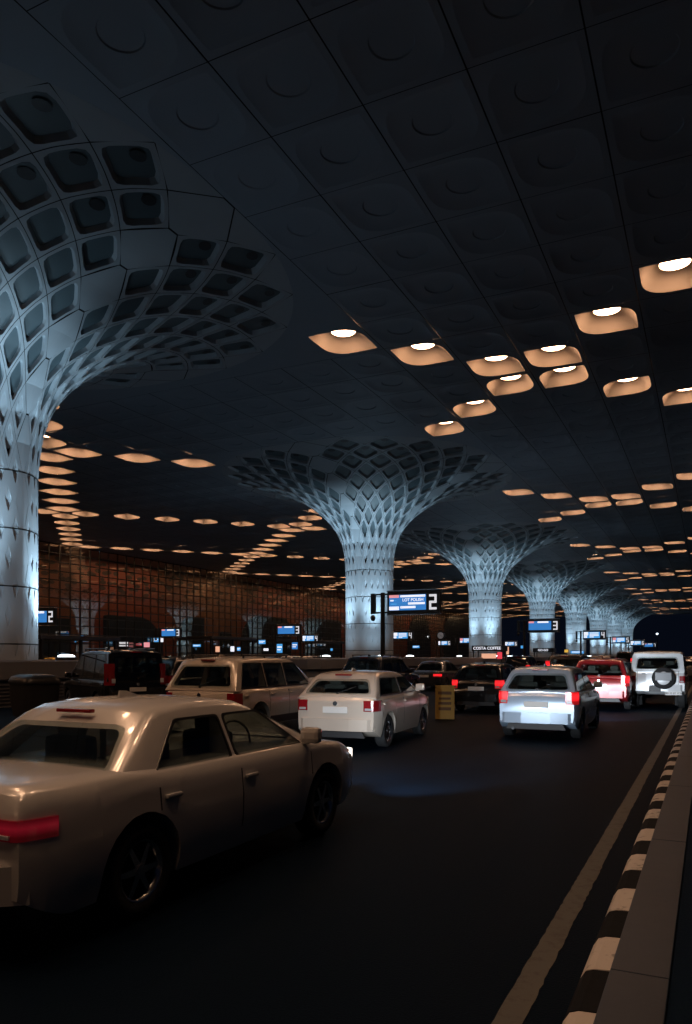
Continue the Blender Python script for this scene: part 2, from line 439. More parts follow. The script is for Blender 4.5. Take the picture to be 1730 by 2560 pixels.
for q in range(4):
    for l in range(SMIN, KL + 1):
        for t in range(0, 2 * NQ + 1):
            if (t + l) % 2 == 0: continue
            ph = phi(q, t)
            tgt = cap if l > 0 else shaft
            w = max(0, min(1, l / 6.0))
            if 0 < t < 2 * NQ and l < KL:
                if l <= 0:
                    fade = max(.35, 1 + l * .11)
                    diamond(shaft, ph, l, 0.0, .44, .085 * fade, 1.1, low=.95)
                elif l <= 2:
                    diamond(cap, ph, l, .018, .58, .13, 1.15, low=.8)
                else:
                    kk = lerp(.64, .74, w)
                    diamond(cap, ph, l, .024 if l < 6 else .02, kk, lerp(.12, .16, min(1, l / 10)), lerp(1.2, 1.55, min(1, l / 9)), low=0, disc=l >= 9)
            elif 0 < t < 2 * NQ and l == KL:
                a = [surf(ph, KL - .97)] + [surf(ph + DPH * (.98 - 1.96 * k / 8), KL) for k in range(9)]; a = a[::-1]
                patch(cap, a)
    # blank seam panels on the axis at phi = q*90
    for l in range(SMIN, KL, 2):
        l0 = l if (l % 2) else l + 1
        pa = q * PI / 2; hw = MARG; j = .03 if l0 > 0 else 0
        def P(dp, s): return surf(pa + dp, max(SMIN, min(KL, s)))
        e = hw + DPH * (1 - j)
        tgt = cap if l0 > 0 else shaft
        if l0 >= KL: continue
        for a0, a1 in ((-1, -.5), (-.5, 0), (0, .5), (.5, 1)):
            tgt.add([P(hw * a0, l0 - 1 + j), P(hw * a1, l0 - 1 + j), P(hw * a1, l0), P(hw * a0, l0)], [(0, 1, 2, 3)], 0, True)
            tgt.add([P(hw * a0, l0), P(hw * a1, l0), P(hw * a1, l0 + 1 - j), P(hw * a0, l0 + 1 - j)], [(0, 1, 2, 3)], 0, True)
        for sg in (1, -1):
            tri = [P(sg * hw, l0 - 1 + j), P(sg * e, l0), P(sg * hw, l0 + 1 - j), P(sg * hw, l0)]
            if sg < 0: tri = tri[::-1]
            patch(tgt, tri)
# bottom and ring grooves, backing seen through the joints
def ring(mb, s0, s1, off, mi, n=96):
    r0 = [surf(2 * PI * i / n, s0) for i in range(n)]; r1 = [surf(2 * PI * i / n, s1) for i in range(n)]
    f = lambda p, s: Vector((p.x, p.y, 0)).normalized() * off
    mb.add([p + f(p, s0) for p in r0] + [p + f(p, s1) for p in r1], [(i, (i + 1) % n, n + (i + 1) % n, n + i) for i in range(n)], mi, True)
for s0 in (0, -2, -4, -6): ring(shaft, s0 - .022, s0 + .022, .005, 2)
ns, na = 22, 96
bk = []
for a in range(ns + 1):
    s = .15 + (KL - .15) * a / ns
    bk.append([surf(2 * PI * i / na, s) - snorm(2 * PI * i / na, s) * lerp(.08, .62, min(1, s / 10)) for i in range(na)])
cap.loft(bk, mi=2, closed=True, caps=False)
# flat infill between the rim and the square grid of coffers
na = 96; hx, hy = 4 * CX - .03, 4 * CY - .02
r0 = []; r1 = []
for i in range(na):
    an = 2 * PI * i / na; p = surf(an, KL); r0.append(p)
    c, s_ = p.x / hx, p.y / hy; t = 1 / max(abs(c), abs(s_)); r1.append(Vector((c * t * hx, s_ * t * hy, ZC)) if t > 1 else Vector((p.x, p.y, ZC)))
RIM = r0
def soffit(root, dy):
    def inside(x, y):
        y -= dy; ax, ay = abs(x) / CX, abs(y) / CY
        return ax < 3.992 and ay < 3.993 and not (ax > 3.008 and ay > 3.007)
    r1 = []
    for p in RIM:
        t = 1.0
        while inside(p.x * t, p.y * t) and t < 3: t += .002
        r1.append(Vector((p.x * t, p.y * t, ZC)))
    for sx in (1, -1):
        for sy in (1, -1):
            for cx_, cy_ in ((3.008, 3.993), (3.008, 3.007), (3.992, 3.007)):
                tgt = Vector((sx * cx_ * CX, sy * cy_ * CY + dy, ZC))
                k = min(range(len(r1)), key=lambda q: abs(math.atan2(r1[q].y * tgt.x - r1[q].x * tgt.y, r1[q].x * tgt.x + r1[q].y * tgt.y))); r1[k] = tgt
    b = MB(); b.loft([RIM, r1], smooth=False, caps=False); b.build('soffit_infill', M_CEIL, root)
def vis_label(k):
    return ['huge pale lattice mushroom column at the left edge, nearest of the row', 'pale lattice mushroom column in mid picture, behind the sign numbered two',
            'pale lattice mushroom column just right of the middle one, third along the row', 'pale lattice mushroom column behind the large sign numbered three, fourth along the row',
            'small pale mushroom column behind the near sign numbered four, fifth along the row', 'small pale mushroom column just right of the near sign four, sixth along the row',
            'small pale mushroom column above the near sign five, seventh along the row', 'farthest pale mushroom column, its flare arching against the dark sky'][k]
colroot = None
for k, yy in enumerate(COLY):
    if k == 0:
        root = colroot = empty('mushroom_column', (X0, yy, 0), 0, vis_label(0), 'column', 'row of mushroom columns')
        shaft.build('shaft', [M_PANEL, M_PANEL, M_JOINT], root)
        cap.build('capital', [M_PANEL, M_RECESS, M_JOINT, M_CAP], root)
    else:
        root = copy_tree(colroot); root.location = (X0, yy, 0); root['label'] = vis_label(k)
        if k == 1:
            soffit(root, 0); colroot = root
soffit([o for o in COL.objects if o.get('label') == vis_label(0)][0], YC2 - SP - COLY[0])

# ------------------------------------------------------------------ plinths and uplights
def plinth(y0, y1, label):
    root = empty('column_plinth', (X0, (y0 + y1) / 2, 0), 0, label, 'plinth', 'stone plinths under the columns')
    Ln = y1 - y0; hw = 2.75
    def ringp(w, l, c, z): return [(-w, -l + c, z), (-w + c, -l, z), (w - c, -l, z), (w, -l + c, z), (w, l - c, z), (w - c, l, z), (-w + c, l, z), (-w, l - c, z)]
    b = MB(); b.loft([ringp(hw - .1, Ln / 2 - .1, .6, 0), ringp(hw - .1, Ln / 2 - .1, .6, .86)], smooth=False)
    b.build('base', M_PLINTH, root)
    b = MB(); b.loft([ringp(hw, Ln / 2, .6, .90), ringp(hw + .04, Ln / 2 + .04, .6, .96), ringp(hw + .04, Ln / 2 + .04, .6, 1.54), ringp(hw - .02, Ln / 2 - .02, .6, 1.60)], smooth=False)
    b.build('coping', M_PLINTH, root)
    b = MB()
    n = int((Ln - 2) / 2.2)
    for i in range(n):
        yy = -Ln / 2 + 1.5 + i * (Ln - 3) / max(1, n - 1)
        for z in (.12, .24, .36, .48, .60, .72): b.box((hw - .09, yy, z), (.06, 1.9 if n > 1 else 1.0, .035))
    b.build('louvre', M_DGREY, root)
    return root
plinth(5.5, 22.3, 'grey louvred stone plinth with chamfered end under the nearest column')
plinth(40.5, 268, 'long low grey plinth running under the farther columns')
proto = None
def uplight(x, y, k, az):
    global proto
    lab = 'bright round uplight on the plinth, %s the %s column' % (['on the road side of', 'on the far road side of', 'on the terminal side of', 'before'][az], ORD[k])
    if proto is None:
        root = empty('uplight', (x, y, 1.6), 0, lab, 'uplight', 'uplights around the column feet')
        b = MB(); b.lathe([(.36, 0), (.40, .02), (.40, .09), (.34, .12), (.30, .10)], (0, 0, 0), n=20); b.build('housing', M_DGREY, root)
        b = MB(); b.lathe([(.32, .09), (.31, .15), (.24, .19), (.12, .21), (.005, .215)], (0, 0, 0), n=20); b.build('lens', M_UP_E, root)
        proto = root
    else:
        root = copy_tree(proto); root.location = (x, y, 1.6); root['label'] = lab
    return root
UPW = 4000; DOWN = 230
def spot(name, loc, direction, watts, angle, col, blend=.6, size=.2):
    l = bpy.data.lights.new(name, 'SPOT'); l.energy = watts; l.spot_size = R(angle); l.spot_blend = blend; l.color = col; l.shadow_soft_size = size
    o = bpy.data.objects.new(name, l); COL.objects.link(o); o.location = loc
    o.rotation_euler = Vector(direction).to_track_quat('-Z', 'Y').to_euler()
    return o
UPC = (.57, .82, 1.0)
for k, yy in enumerate(COLY):
    for a, az in enumerate((-45, 45, 135, -135)):
        dx, dy = math.cos(R(az)), math.sin(R(az)); rr = 3.35
        x, y = X0 + min(2.3, max(-2.3, rr * dx)), yy + rr * dy * 1.25
        if k == 0 and dy > 0: y = yy + 1.7
        uplight(x, y, k, [0, 1, 2, 3][a])
        w = UPW
        if k == 7: w = UPW * .8
        o = spot('uplight_beam', (x, y, 1.90), (-dx * .33, -dy * .33, 1), w * .9, 55, UPC, 1.0, .5)
        spot('uplight_spill', (x, y, 1.90), (0, 0, 1), 48, 150, (.45, .72, 1.0), .8, .25)
        spot('uplight_wash', (x, y, 1.90), (-dx * .95, -dy * .95, 1), 200, 100, UPC, 1.0, .7)

# ------------------------------------------------------------------ terminal building behind the columns
term = empty('terminal_building', (XW, 0, 0), 0, 'long glass fronted terminal with rust red inner wall and dark arches', 'building')
YT0, YT1 = 22.0, 285.0
g = bpy.data.materials.new('facade_glass'); g.use_nodes = True; nt = g.node_tree; nt.nodes.clear()
out = nt.nodes.new('ShaderNodeOutputMaterial'); mixs = nt.nodes.new('ShaderNodeMixShader'); tr = nt.nodes.new('ShaderNodeBsdfTransparent'); gl = nt.nodes.new('ShaderNodeBsdfGlossy')
tr.inputs['Color'].default_value = (.72, .70, .66, 1); gl.inputs['Roughness'].default_value = .02; gl.inputs['Color'].default_value = (.9, .85, .75, 1)
fr = nt.nodes.new('ShaderNodeLayerWeight'); fr.inputs['Blend'].default_value = .5
pw = nt.nodes.new('ShaderNodeMath'); pw.operation = 'POWER'; pw.inputs[1].default_value = 4.0; nt.links.new(fr.outputs['Facing'], pw.inputs[0])
ad = nt.nodes.new('ShaderNodeMath'); ad.operation = 'ADD'; ad.inputs[1].default_value = .2
nt.links.new(pw.outputs[0], ad.inputs[0]); nt.links.new(ad.outputs[0], mixs.inputs['Fac']); nt.links.new(tr.outputs[0], mixs.inputs[1]); nt.links.new(gl.outputs[0], mixs.inputs[2]); nt.links.new(mixs.outputs[0], out.inputs['Surface'])
b = MB(); b.add([(0, YT0, .6), (0, YT1, .6), (0, YT1, ZC), (0, YT0, ZC)], [(0, 1, 2, 3)]); b.build('glazing', g, term)
b = MB(); y = YT0
while y < YT1:
    b.box((.07, y, ZC / 2), (.10, .13, ZC)); y += 1.7
z = 1.1
while z < ZC:
    b.box((.068, (YT0 + YT1) / 2, z), (.09, YT1 - YT0, .13)); z += 1.12
b.build('mullion_grid', M_BLACK, term)
# inner wall with dim perforated leaf pattern towards the top
w = bpy.data.materials.new('rust_wall'); w.use_nodes = True; nt = w.node_tree; bs = nt.nodes['Principled BSDF']
tc = nt.nodes.new('ShaderNodeTexCoord')
n1 = nt.nodes.new('ShaderNodeTexNoise'); n1.inputs['Scale'].default_value = .075; n1.inputs['Detail'].default_value = 3
mp = nt.nodes.new('ShaderNodeMapping'); mp.inputs['Scale'].default_value = (1, 1, .35); nt.links.new(tc.outputs['Object'], mp.inputs['Vector']); nt.links.new(mp.outputs['Vector'], n1.inputs['Vector'])
r = nt.nodes.new('ShaderNodeValToRGB'); r.color_ramp.elements[0].position = .40; r.color_ramp.elements[0].color = (.17, .080, .042, 1); r.color_ramp.elements[1].position = .6; r.color_ramp.elements[1].color = (.24, .058, .034, 1)
nt.links.new(n1.outputs['Fac'], r.inputs['Fac'])
vo = nt.nodes.new('ShaderNodeTexVoronoi'); vo.inputs['Scale'].default_value = .8; mp2 = nt.nodes.new('ShaderNodeMapping'); mp2.inputs['Scale'].default_value = (1, .8, 1.7); mp2.inputs['Rotation'].default_value = (.5, 0, 0)
nt.links.new(tc.outputs['Object'], mp2.inputs['Vector']); nt.links.new(mp2.outputs['Vector'], vo.inputs['Vector'])
lt = nt.nodes.new('ShaderNodeMath'); lt.operation = 'LESS_THAN'; lt.inputs[1].default_value = .42; nt.links.new(vo.outputs['Distance'], lt.inputs[0])
sx = nt.nodes.new('ShaderNodeSeparateXYZ'); nt.links.new(tc.outputs['Object'], sx.inputs[0])
gt = nt.nodes.new('ShaderNodeMapRange'); gt.inputs['From Min'].default_value = 8.5; gt.inputs['From Max'].default_value = 11.5; nt.links.new(sx.outputs['Z'], gt.inputs['Value'])
mu = nt.nodes.new('ShaderNodeMath'); mu.operation = 'MULTIPLY'; nt.links.new(lt.outputs[0], mu.inputs[0]); nt.links.new(gt.outputs['Result'], mu.inputs[1])
mx = nt.nodes.new('ShaderNodeMix'); mx.data_type = 'RGBA'; mx.inputs[7].default_value = (.03, .02, .016, 1); nt.links.new(mu.outputs[0], mx.inputs[0]); nt.links.new(r.outputs['Color'], mx.inputs[6]); nt.links.new(mx.outputs[2], bs.inputs['Base Color'])
bs.inputs['Roughness'].default_value = .6
b = MB(); b.box((-6.5, (YT0 + YT1) / 2, ZC / 2), (.4, YT1 - YT0, ZC)); b.build('inner_wall', w, term)
b = MB(); b.box((-3.3, (YT0 + YT1) / 2, ZC + .15), (6.4, YT1 - YT0, .25)); b.box((-3.3, (YT0 + YT1) / 2, .02), (6.4, YT1 - YT0, .06)); b.box((-3.3, YT0 - .15, ZC / 2), (6.8, .3, ZC)); b.box((-3.3, YT1 + .15, ZC / 2), (6.8, .3, ZC)); b.build('lobby_shell', M_PLINTH, term)
M_ARCH = mat('arch_dark', (.022, .032, .036), .35)
def arch(ya, yb, zt, lr, rr):
    b = MB(); pts = [(ya, .05)]
    def corner(cx, cz, ra, a0, a1): return [(cx + ra * math.cos(R(a0 + (a1 - a0) * k / 10)), cz + ra * math.sin(R(a0 + (a1 - a0) * k / 10))) for k in range(11)]
    pts += corner(ya + lr, zt - lr, lr, 180, 90) if lr > .1 else [(ya, zt)]
    pts += corner(yb - rr, zt - rr, rr, 90, 0) if rr > .1 else [(yb, zt)]
    pts += [(yb, .05)]
    b.slab([(-6.3, p[0], p[1]) for p in pts], (.55, 0, 0))
    b.build('archway', M_ARCH, term)
def wall_y(u, off=6): 
    X = XW - off; d = X * FPX / (CA * (u - 1773)); return (d + X * SA) / CA
for (ua, ub, vt, l, r_) in ((96, 172, 1545, 0, 0), (262, 405, 1542, .3, 5.6), (448, 508, 1543, 5.5, .2), (553, 580, 1580, .2, 4.5), (604, 724, 1543, 5.8, 2.5), (766, 850, 1548, 1.5, .4), (1020, 1075, 1540, 8.5, 8.5), (1110, 1190, 1540, 8, .3)):
    ya, yb = wall_y(ua), wall_y(ub)
    d = -(XW - 6) * SA + (ya + yb) / 2 * CA
    zt = EYE + (1640 - vt) * d / FPX
    l = min(l, (yb - ya) / 2.05); r_ = min(r_, (yb - ya) / 2.05)
    arch(ya, yb, zt, l, r_)
# entrance canopies
def vestibule(u0, u1, v, label):
    Xv = XW + 5.5
    ya, yb = [((lambda d: (d + Xv * SA) / CA)(Xv * FPX / (CA * (u - 1773)))) for u in (u0, u1)]
    d = -Xv * SA + (ya + yb) / 2 * CA; zt = EYE + (1640 - v) * d / FPX
    root = empty('entrance_canopy', (Xv, (ya + yb) / 2, 0), 0, label, 'entrance canopy', 'dark entrance canopies along the terminal')
    b = MB(); b.box((-2.2, 0, zt - .25), (4.6, yb - ya, .5), 0, .05); b.build('canopy_slab', M_DGREY, root)
    for yy in (-(yb - ya) / 2 + .5, 0, (yb - ya) / 2 - .5):
        b = MB(); b.box((-.3, yy, (zt - .5) / 2), (.3, .3, zt - .5)); b.build('post', M_BLACK, root)
    return zt
vestibule(100, 300, 1590, 'dark flat entrance canopy beside the nearest column')
vestibule(527, 640, 1592, 'dark flat entrance canopy between the two left signs numbered three')
vestibule(690, 860, 1600, 'dark flat entrance canopy left of the middle column')

# interior lighting of the lobby
for yy in range(40, 280, 24):
    l = bpy.data.lights.new('lobby_lamp', 'AREA'); l.shape = 'RECTANGLE'; l.size = 2.0; l.size_y = 20; l.energy = 560; l.color = (1, .62, .34)
    o = bpy.data.objects.new('lobby_lamp', l); COL.objects.link(o); o.location = (XW - 3, yy, ZC - .25)

# ------------------------------------------------------------------ gate signs
SEG = {'2': 'abged', '3': 'abgcd', '4': 'fgbc', '5': 'afgcd', '6': 'afgecd', '7': 'abc'}
def digit(mb, ch, cx, cz, y, w, h, t, dep=.012):
    S = SEG[ch]
    def bar(x0, z0, x1, z1): mb.box((cx + (x0 + x1) / 2, y, cz + (z0 + z1) / 2), (abs(x1 - x0), dep, abs(z1 - z0)))
    X, Z = w / 2, h / 2
    if 'a' in S: bar(-X, Z - t, X, Z)
    if 'd' in S: bar(-X, -Z, X, -Z + t)
    if 'g' in S: bar(-X, -t / 2, X, t / 2)
    for sname, x, z0, z1 in (('f', -1, 1, 0), ('b', 1, 1, 0), ('e', -1, 0, -1), ('c', 1, 0, -1)):
        if sname in S:
            za, zb = sorted((z0, z1))
            lo = -Z + t if za < 0 else t / 2
            hi = -t / 2 if za < 0 else Z - t
            if za < 0 and 'd' not in S: lo = -Z
            if za >= 0 and 'a' not in S: hi = Z
            if 'g' not in S and za < 0: hi = t / 2 + .001
            xx = x * (X - t / 2); mb.box((cx + xx, y, cz + (lo + hi) / 2), (t, dep, hi - lo))
def gate_sign(u, d, num, style, label, zb=4.15, w=3.2, h=1.3, pole=True, flip=False, sc=1.0):
    X, Y = at(u, d)
    root = empty('gate_sign', (X, Y, 0), 0, label, 'gate sign', 'lit bay signs on poles')
    if sc != 1: root.scale = (sc, sc, 1)
    b = MB(); b.cyl((0, 0, 0), (0, 0, zb + h - .02), .14, .13, 14); b.lathe([(.3, 0), (.3, .04), (.15, .07)], (0, 0, 0), n=14); b.build('pole', M_BLACK, root)
    x0 = .33
    b = MB()
    for z in (zb + .12, zb + h - .12): b.box((-.20, 0, z), (.95, .1, .09))
    b.box((-.62, 0, zb + h / 2), (.26, .12, h - .1)); b.box((-.45, 0, zb + h / 2), (.02, .1, h - .2))
    b.build('bracket', M_BLACK, root)
    b = MB(); b.lathe([(.02, .16), (.09, .14), (.15, .05), (.15, -.04), (.10, -.16), (.02, -.2)], (-.62, 0, zb - .16), n=12); b.build('loudspeaker', M_DGREY, root)
    b = MB(); b.box((x0 + w / 2, 0, zb + h / 2), (w, .26, h), 0, .02); b.build('housing', M_BLACK, root)
    b = MB(); b.box((x0 + w / 2, 0, zb + h + .045), (w + .04, .34, .07), 0, .015); b.box((x0 + w / 2, 0, zb - .03), (w + .04, .3, .045), 0, .01); b.build('trim', M_CHROME, root)
    sw, sh = w * .70, h * .68
    sx0, sz0 = x0 + .13, zb + h * .17
    yf = -.135
    b = MB(); b.box((sx0 + sw / 2, yf, sz0 + sh / 2), (sw, .012, sh)); scr = b.build('screen', M_BLUE_E if style != 'c' else M_BLUE2_E, root)
    b = MB(); digit(b, num, x0 + w - .42, zb + h / 2, yf - .004, .44, .86, .125); b.build('number', M_NUM_E, root)
    def bar(fx0, fx1, fz0, fz1, m_): 
        b = MB(); b.box((sx0 + sw * (fx0 + fx1) / 2, yf - .009, sz0 + sh * (fz0 + fz1) / 2), (sw * (fx1 - fx0), .006, sh * (fz1 - fz0)), 0, 0); b.build('caption', m_, scr)
    if style == 'lot':
        bar(.0, .27, .82, 1.0, M_PINK_E); bar(.03, .12, .60, .69, M_WHITE_E); bar(.13, .20, .62, .66, M_BLUE2_E); bar(.05, .20, .38, .45, M_BLUE2_E); bar(0, .27, .02, .25, M_WHITE_E)
        bar(.31, .98, .84, .97, M_WHITE_E); bar(.52, .97, .36, .49, M_WHITE_E); bar(.31, .72, .12, .26, M_WHITE_E)
        lettering('caption_text', 'LOT POLISH', .235, M_WHITE_E, scr, (sx0 + sw * .65, yf - .014, sz0 + sh * .655), (R(90), 0, 0))
    elif style == 'b':
        bar(.0, .24, .80, 1.0, M_PINK_E); bar(.40, .88, .80, .98, M_WHITE_E)
    else:
        bar(0, .27, .45, .98, M_WHITE_E if num != '5' else M_PINK_E); bar(0, .2, .05, .38, M_WHITE_E)
        for z in (.78, .56, .34, .12): bar(.36, .92 - .3 * (z < .2), z, z + .12, M_WHITE_E)
    return root
gate_sign(957, 44, '2', 'lot', 'large lit blue sign reading LOT POLISH with number two, before the middle column')
gate_sign(1311, 77, '3', 'b', 'lit blue sign numbered three standing in front of the fourth column')
gate_sign(1452, 111, '4', 'c', 'lit sign numbered four to the right of the large sign three')
gate_sign(1526, 145, '5', 'c', 'lit sign numbered five between the near sign four and the small sign six')
gate_sign(1572, 178, '6', 'c', 'small lit sign numbered six just above and left of the white jeep')
gate_sign(1607, 214, '7', 'b', 'tiny lit sign numbered seven directly above the white jeep roof')
gate_sign(58, 60, '2', 'b', 'lit sign numbered two peeping out behind the nearest column')
gate_sign(399, 100, '3', 'b', 'lit blue sign numbered three before the dark arch on the far left')
gate_sign(688, 90, '3', 'b', 'lit blue sign numbered three just left of a smaller sign four')
gate_sign(752, 132, '4', 'c', 'small lit sign numbered four between sign three and the middle column')
gate_sign(978, 114, '4', 'c', 'lit sign numbered four half hidden behind the right side of the middle column')
gate_sign(1092, 180, '6', 'c', 'small distant lit sign numbered six below the clock')
gate_sign(1145, 150, '5', 'c', 'lit sign half hidden behind the left side of the third column')
gate_sign(1259, 190, '6', 'c', 'small lit sign numbered six between the third and fourth columns')

# ------------------------------------------------------------------ small lit things along the far kerb
def lightbox(u, v0, v1, wpx, d, m_, label, cat='lit panel', legs=True, cap_m=None):
    X, Y = at(u, d); z0 = EYE + (1640 - v1) * d / FPX; z1 = EYE + (1640 - v0) * d / FPX; w = wpx * d / FPX
    root = empty('light_panel', (X, Y, 0), 0, label, cat, 'lit panels along the terminal front')
    b = MB(); b.box((0, .09, (z0 + z1) / 2), (w + .1, .16, z1 - z0 + .1), 0, .02)
    if legs: b.cyl((0, .09, 0), (0, .09, z0), .06, n=10)
    b.build('casing', M_BLACK, root)
    b = MB(); b.box((0, 0, (z0 + z1) / 2), (w, .03, z1 - z0)); f = b.build('panel_face', m_, root)
    if cap_m:
        b = MB(); b.box((0, -.02, z0 + (z1 - z0) * .65), (w * .8, .015, (z1 - z0) * .16)); b.box((-w * .1, -.02, z0 + (z1 - z0) * .35), (w * .6, .015, (z1 - z0) * .12)); b.build('caption', cap_m, f)
for a in ((205, 1588, 1595, 9, 105, M_BLUE2_E, 'pale blue lit disc panel on the left entrance canopy, upper one'), (187, 1598, 1606, 8, 105, M_BLUE2_E, 'small blue lit panel left of the black van roof'),
          (148, 1619, 1630, 16, 105, M_WARM_E, 'warm pinkish lit panel beside the nearest column foot'), (309, 1605, 1616, 28, 108, M_WHITE_E, 'white lit shop panel under the left dark arch'),
          (347, 1609, 1614, 18, 108, M_RED_E, 'red lit panel below the left sign numbered three'), (367, 1606, 1618, 18, 107, M_PINK_E, 'pink lit panel next to the red one'),
          (391, 1595, 1605, 14, 110, M_BLUE2_E, 'blue lit monitor under the far left sign three'), (405, 1594, 1605, 8, 111, M_WHITE_E, 'narrow white monitor by the far left sign three'),
          (492, 1611, 1617, 24, 112, M_BLUE2_E, 'dim blue strip panel under the narrow dark arch'), (544, 1616, 1630, 12, 108, M_WARM_E, 'orange lit panel by the middle entrance canopy'),
          (581, 1616, 1629, 11, 108, M_WHITE_E, 'white lit panel right of the orange one'), (597, 1618, 1627, 10, 109, M_BLUE2_E, 'small square blue monitor right of the white panel'),
          (655, 1600, 1610, 20, 110, M_BLUE2_E, 'blue lit board left of the sign three pole'), (665, 1621, 1627, 14, 110, M_WHITE_E, 'low white lit panel behind the parked grey cars'),
          (699, 1610, 1632, 16, 95, M_BLUE2_E, 'tall blue flight board beside the sign three pole'), (737, 1606, 1623, 16, 100, M_BLUE_E, 'tilted blue flight board under the sign four'),
          (829, 1621, 1627, 6, 120, M_BLUE2_E, 'tiny blue monitor close to the middle column'), (1040, 1614, 1620, 18, 190, M_BLUE2_E, 'tiny blue lit board far behind the clock'),
          (1268, 1617, 1636, 8, 130, M_WARM_E, 'narrow orange lit panel right of the third column'), (1305, 1614, 1621, 6, 150, M_BLUE2_E, 'small round blue sign between third and fourth columns'),
          (1443, 1627, 1634, 32, 118, M_BLUE2_E, 'low blue and white lit board under the near sign four'), (1416, 1624, 1631, 9, 112, M_YEL_E, 'small yellow lit sign right of the fourth column')):
    lightbox(*a, cap_m=(M_WHITE_E if a[5] in (M_BLUE_E, M_BLUE2_E, M_RED_E) and a[3] > 9 else None))
def kiosk(u, d, w, text, label, warm=True):
    X, Y = at(u, d)
    root = empty('kiosk', (X, Y, 0), 0, label, 'kiosk', 'small kiosks on the median')
    b = MB(); b.box((0, 1.0, .55), (w, 2.0, 1.1), 0, .03); b.build('counter', M_BLACK, root)
    b = MB()
    for sx_ in (-1, 1):
        for yy in (.1, 1.9): b.box((sx_ * (w / 2 - .06), yy, 1.9), (.1, .1, 1.6))
    b.build('frame', M_BLACK, root)
    b = MB(); b.box((0, 1.0, 2.55), (w + .2, 2.2, .6), 0, .04); b.build('fascia', M_BLACK, root)
    lettering('shop_name', text, .42 if warm else .4, M_WHITE_E, root, (0, -.12, 2.55), (R(90), 0, 0))
    if warm:
        b = MB(); b.box((.1, .3, 1.75), (w * .5, .05, .5)); b.build('menu_panel', M_WARM_E, root)
        b = MB(); b.box((w * .42, .05, 1.8), (.5, .05, .7)); b.build('red_banner', M_RED_E, root)
kiosk(1218, 79, 3.1, 'COSTA COFFEE', 'dark kiosk with white lit lettering and warm panel at the third column foot')
kiosk(1358, 104, 2.6, 'GO-GO', 'dark kiosk with short white lit lettering at the fourth column foot', False)
# clock
X, Y = at(1102, 92); root = empty('street_clock', (X, Y, 0), 0, 'round dark framed clock on a post right of the middle column', 'clock')
b = MB(); b.cyl((0, 0, 0), (0, 0, 3.8), .08, .07, 12); b.build('post', M_BLACK, root)
b = MB(); b.lathe([(.02, .14), (.46, .14), (.5, .1), (.5, -.1), (.46, -.14), (.40, -.14), (.40, -.08)], (0, 0, 4.25), 'y', 28); b.box((0, 0, 4.83), (.5, .2, .16), 0, .04); b.build('case', M_BLACK, root)
b = MB(); b.cyl((0, -.085, 4.25), (0, -.06, 4.25), .40, n=28); fc = b.build('dial', mat('clock_dial', (.35, .36, .38), .5, emit=(.5, .55, .6), estr=.09), root)
b = MB(); b.box((-.08, -.095, 4.33), (.03, .01, .26), rot=Matrix.Rotation(R(-40), 3, 'Y')); b.box((.12, -.1, 4.17), (.025, .01, .34), rot=Matrix.Rotation(R(-55), 3, 'Y')); b.build('hands', M_BLACK, fc)
# far lamp beyond the roof
X, Y = at(1643, 330); root = empty('street_lamp', (X, Y, 0), 0, 'lone white street lamp against the dark sky beyond the canopy', 'street lamp')
b = MB(); b.cyl((0, 0, 0), (0, 0, 11.7), .16, .09, 12); b.box((0, -.3, 11.75), (.5, .9, .14), 0, .05); b.build('post', M_DGREY, root)
b = MB(); b.lathe([(.02, -.38), (.3, -.3), (.42, 0), (.3, .25), (.02, .32)], (0, -.45, 11.45), n=16); b.build('lantern', M_UP_E, root)

# ------------------------------------------------------------------ vehicles
cg = bpy.data.materials.new('clear_car_glass'); cg.use_nodes = True; nt = cg.node_tree; nt.nodes.clear()
out = nt.nodes.new('ShaderNodeOutputMaterial'); ms_ = nt.nodes.new('ShaderNodeMixShader'); tr = nt.nodes.new('ShaderNodeBsdfTransparent'); gl = nt.nodes.new('ShaderNodeBsdfGlossy')
tr.inputs['Color'].default_value = (.72, .76, .75, 1); gl.inputs['Roughness'].default_value = .015
lw_ = nt.nodes.new('ShaderNodeLayerWeight'); lw_.inputs['Blend'].default_value = .5
pw = nt.nodes.new('ShaderNodeMath'); pw.operation = 'POWER'; pw.inputs[1].default_value = 3.5; nt.links.new(lw_.outputs['Facing'], pw.inputs[0])
ad = nt.nodes.new('ShaderNodeMath'); ad.operation = 'ADD'; ad.inputs[1].default_value = .06; nt.links.new(pw.outputs[0], ad.inputs[0])
nt.links.new(ad.outputs[0], ms_.inputs['Fac']); nt.links.new(tr.outputs[0], ms_.inputs[1]); nt.links.new(gl.outputs[0], ms_.inputs[2]); nt.links.new(ms_.outputs[0], out.inputs['Surface'])
M_CLEAR = cg
M_SEAT = mat('seat_cloth', (.16, .145, .13), .9)
def cut(obj, cutters):
    before = len(obj.data.polygons)
    for c in cutters:
        md = obj.modifiers.new('cut', 'BOOLEAN'); md.operation = 'DIFFERENCE'; md.object = c; md.solver = 'EXACT'
    bpy.context.view_layer.update()
    me = bpy.data.meshes.new_from_object(obj.evaluated_get(bpy.context.evaluated_depsgraph_get()))
    obj.modifiers.clear()
    ok = len(me.polygons) > before * .8
    if ok: obj.data = me
    for c in cutters: bpy.data.objects.remove(c)
    return ok
PAINT = {}
def paint(name, c, rough=.25, metal=.15): return mat('paint_' + name, c, rough, metal=metal, coat=.7, noise=.03, nscale=3)
WHEELS = {}
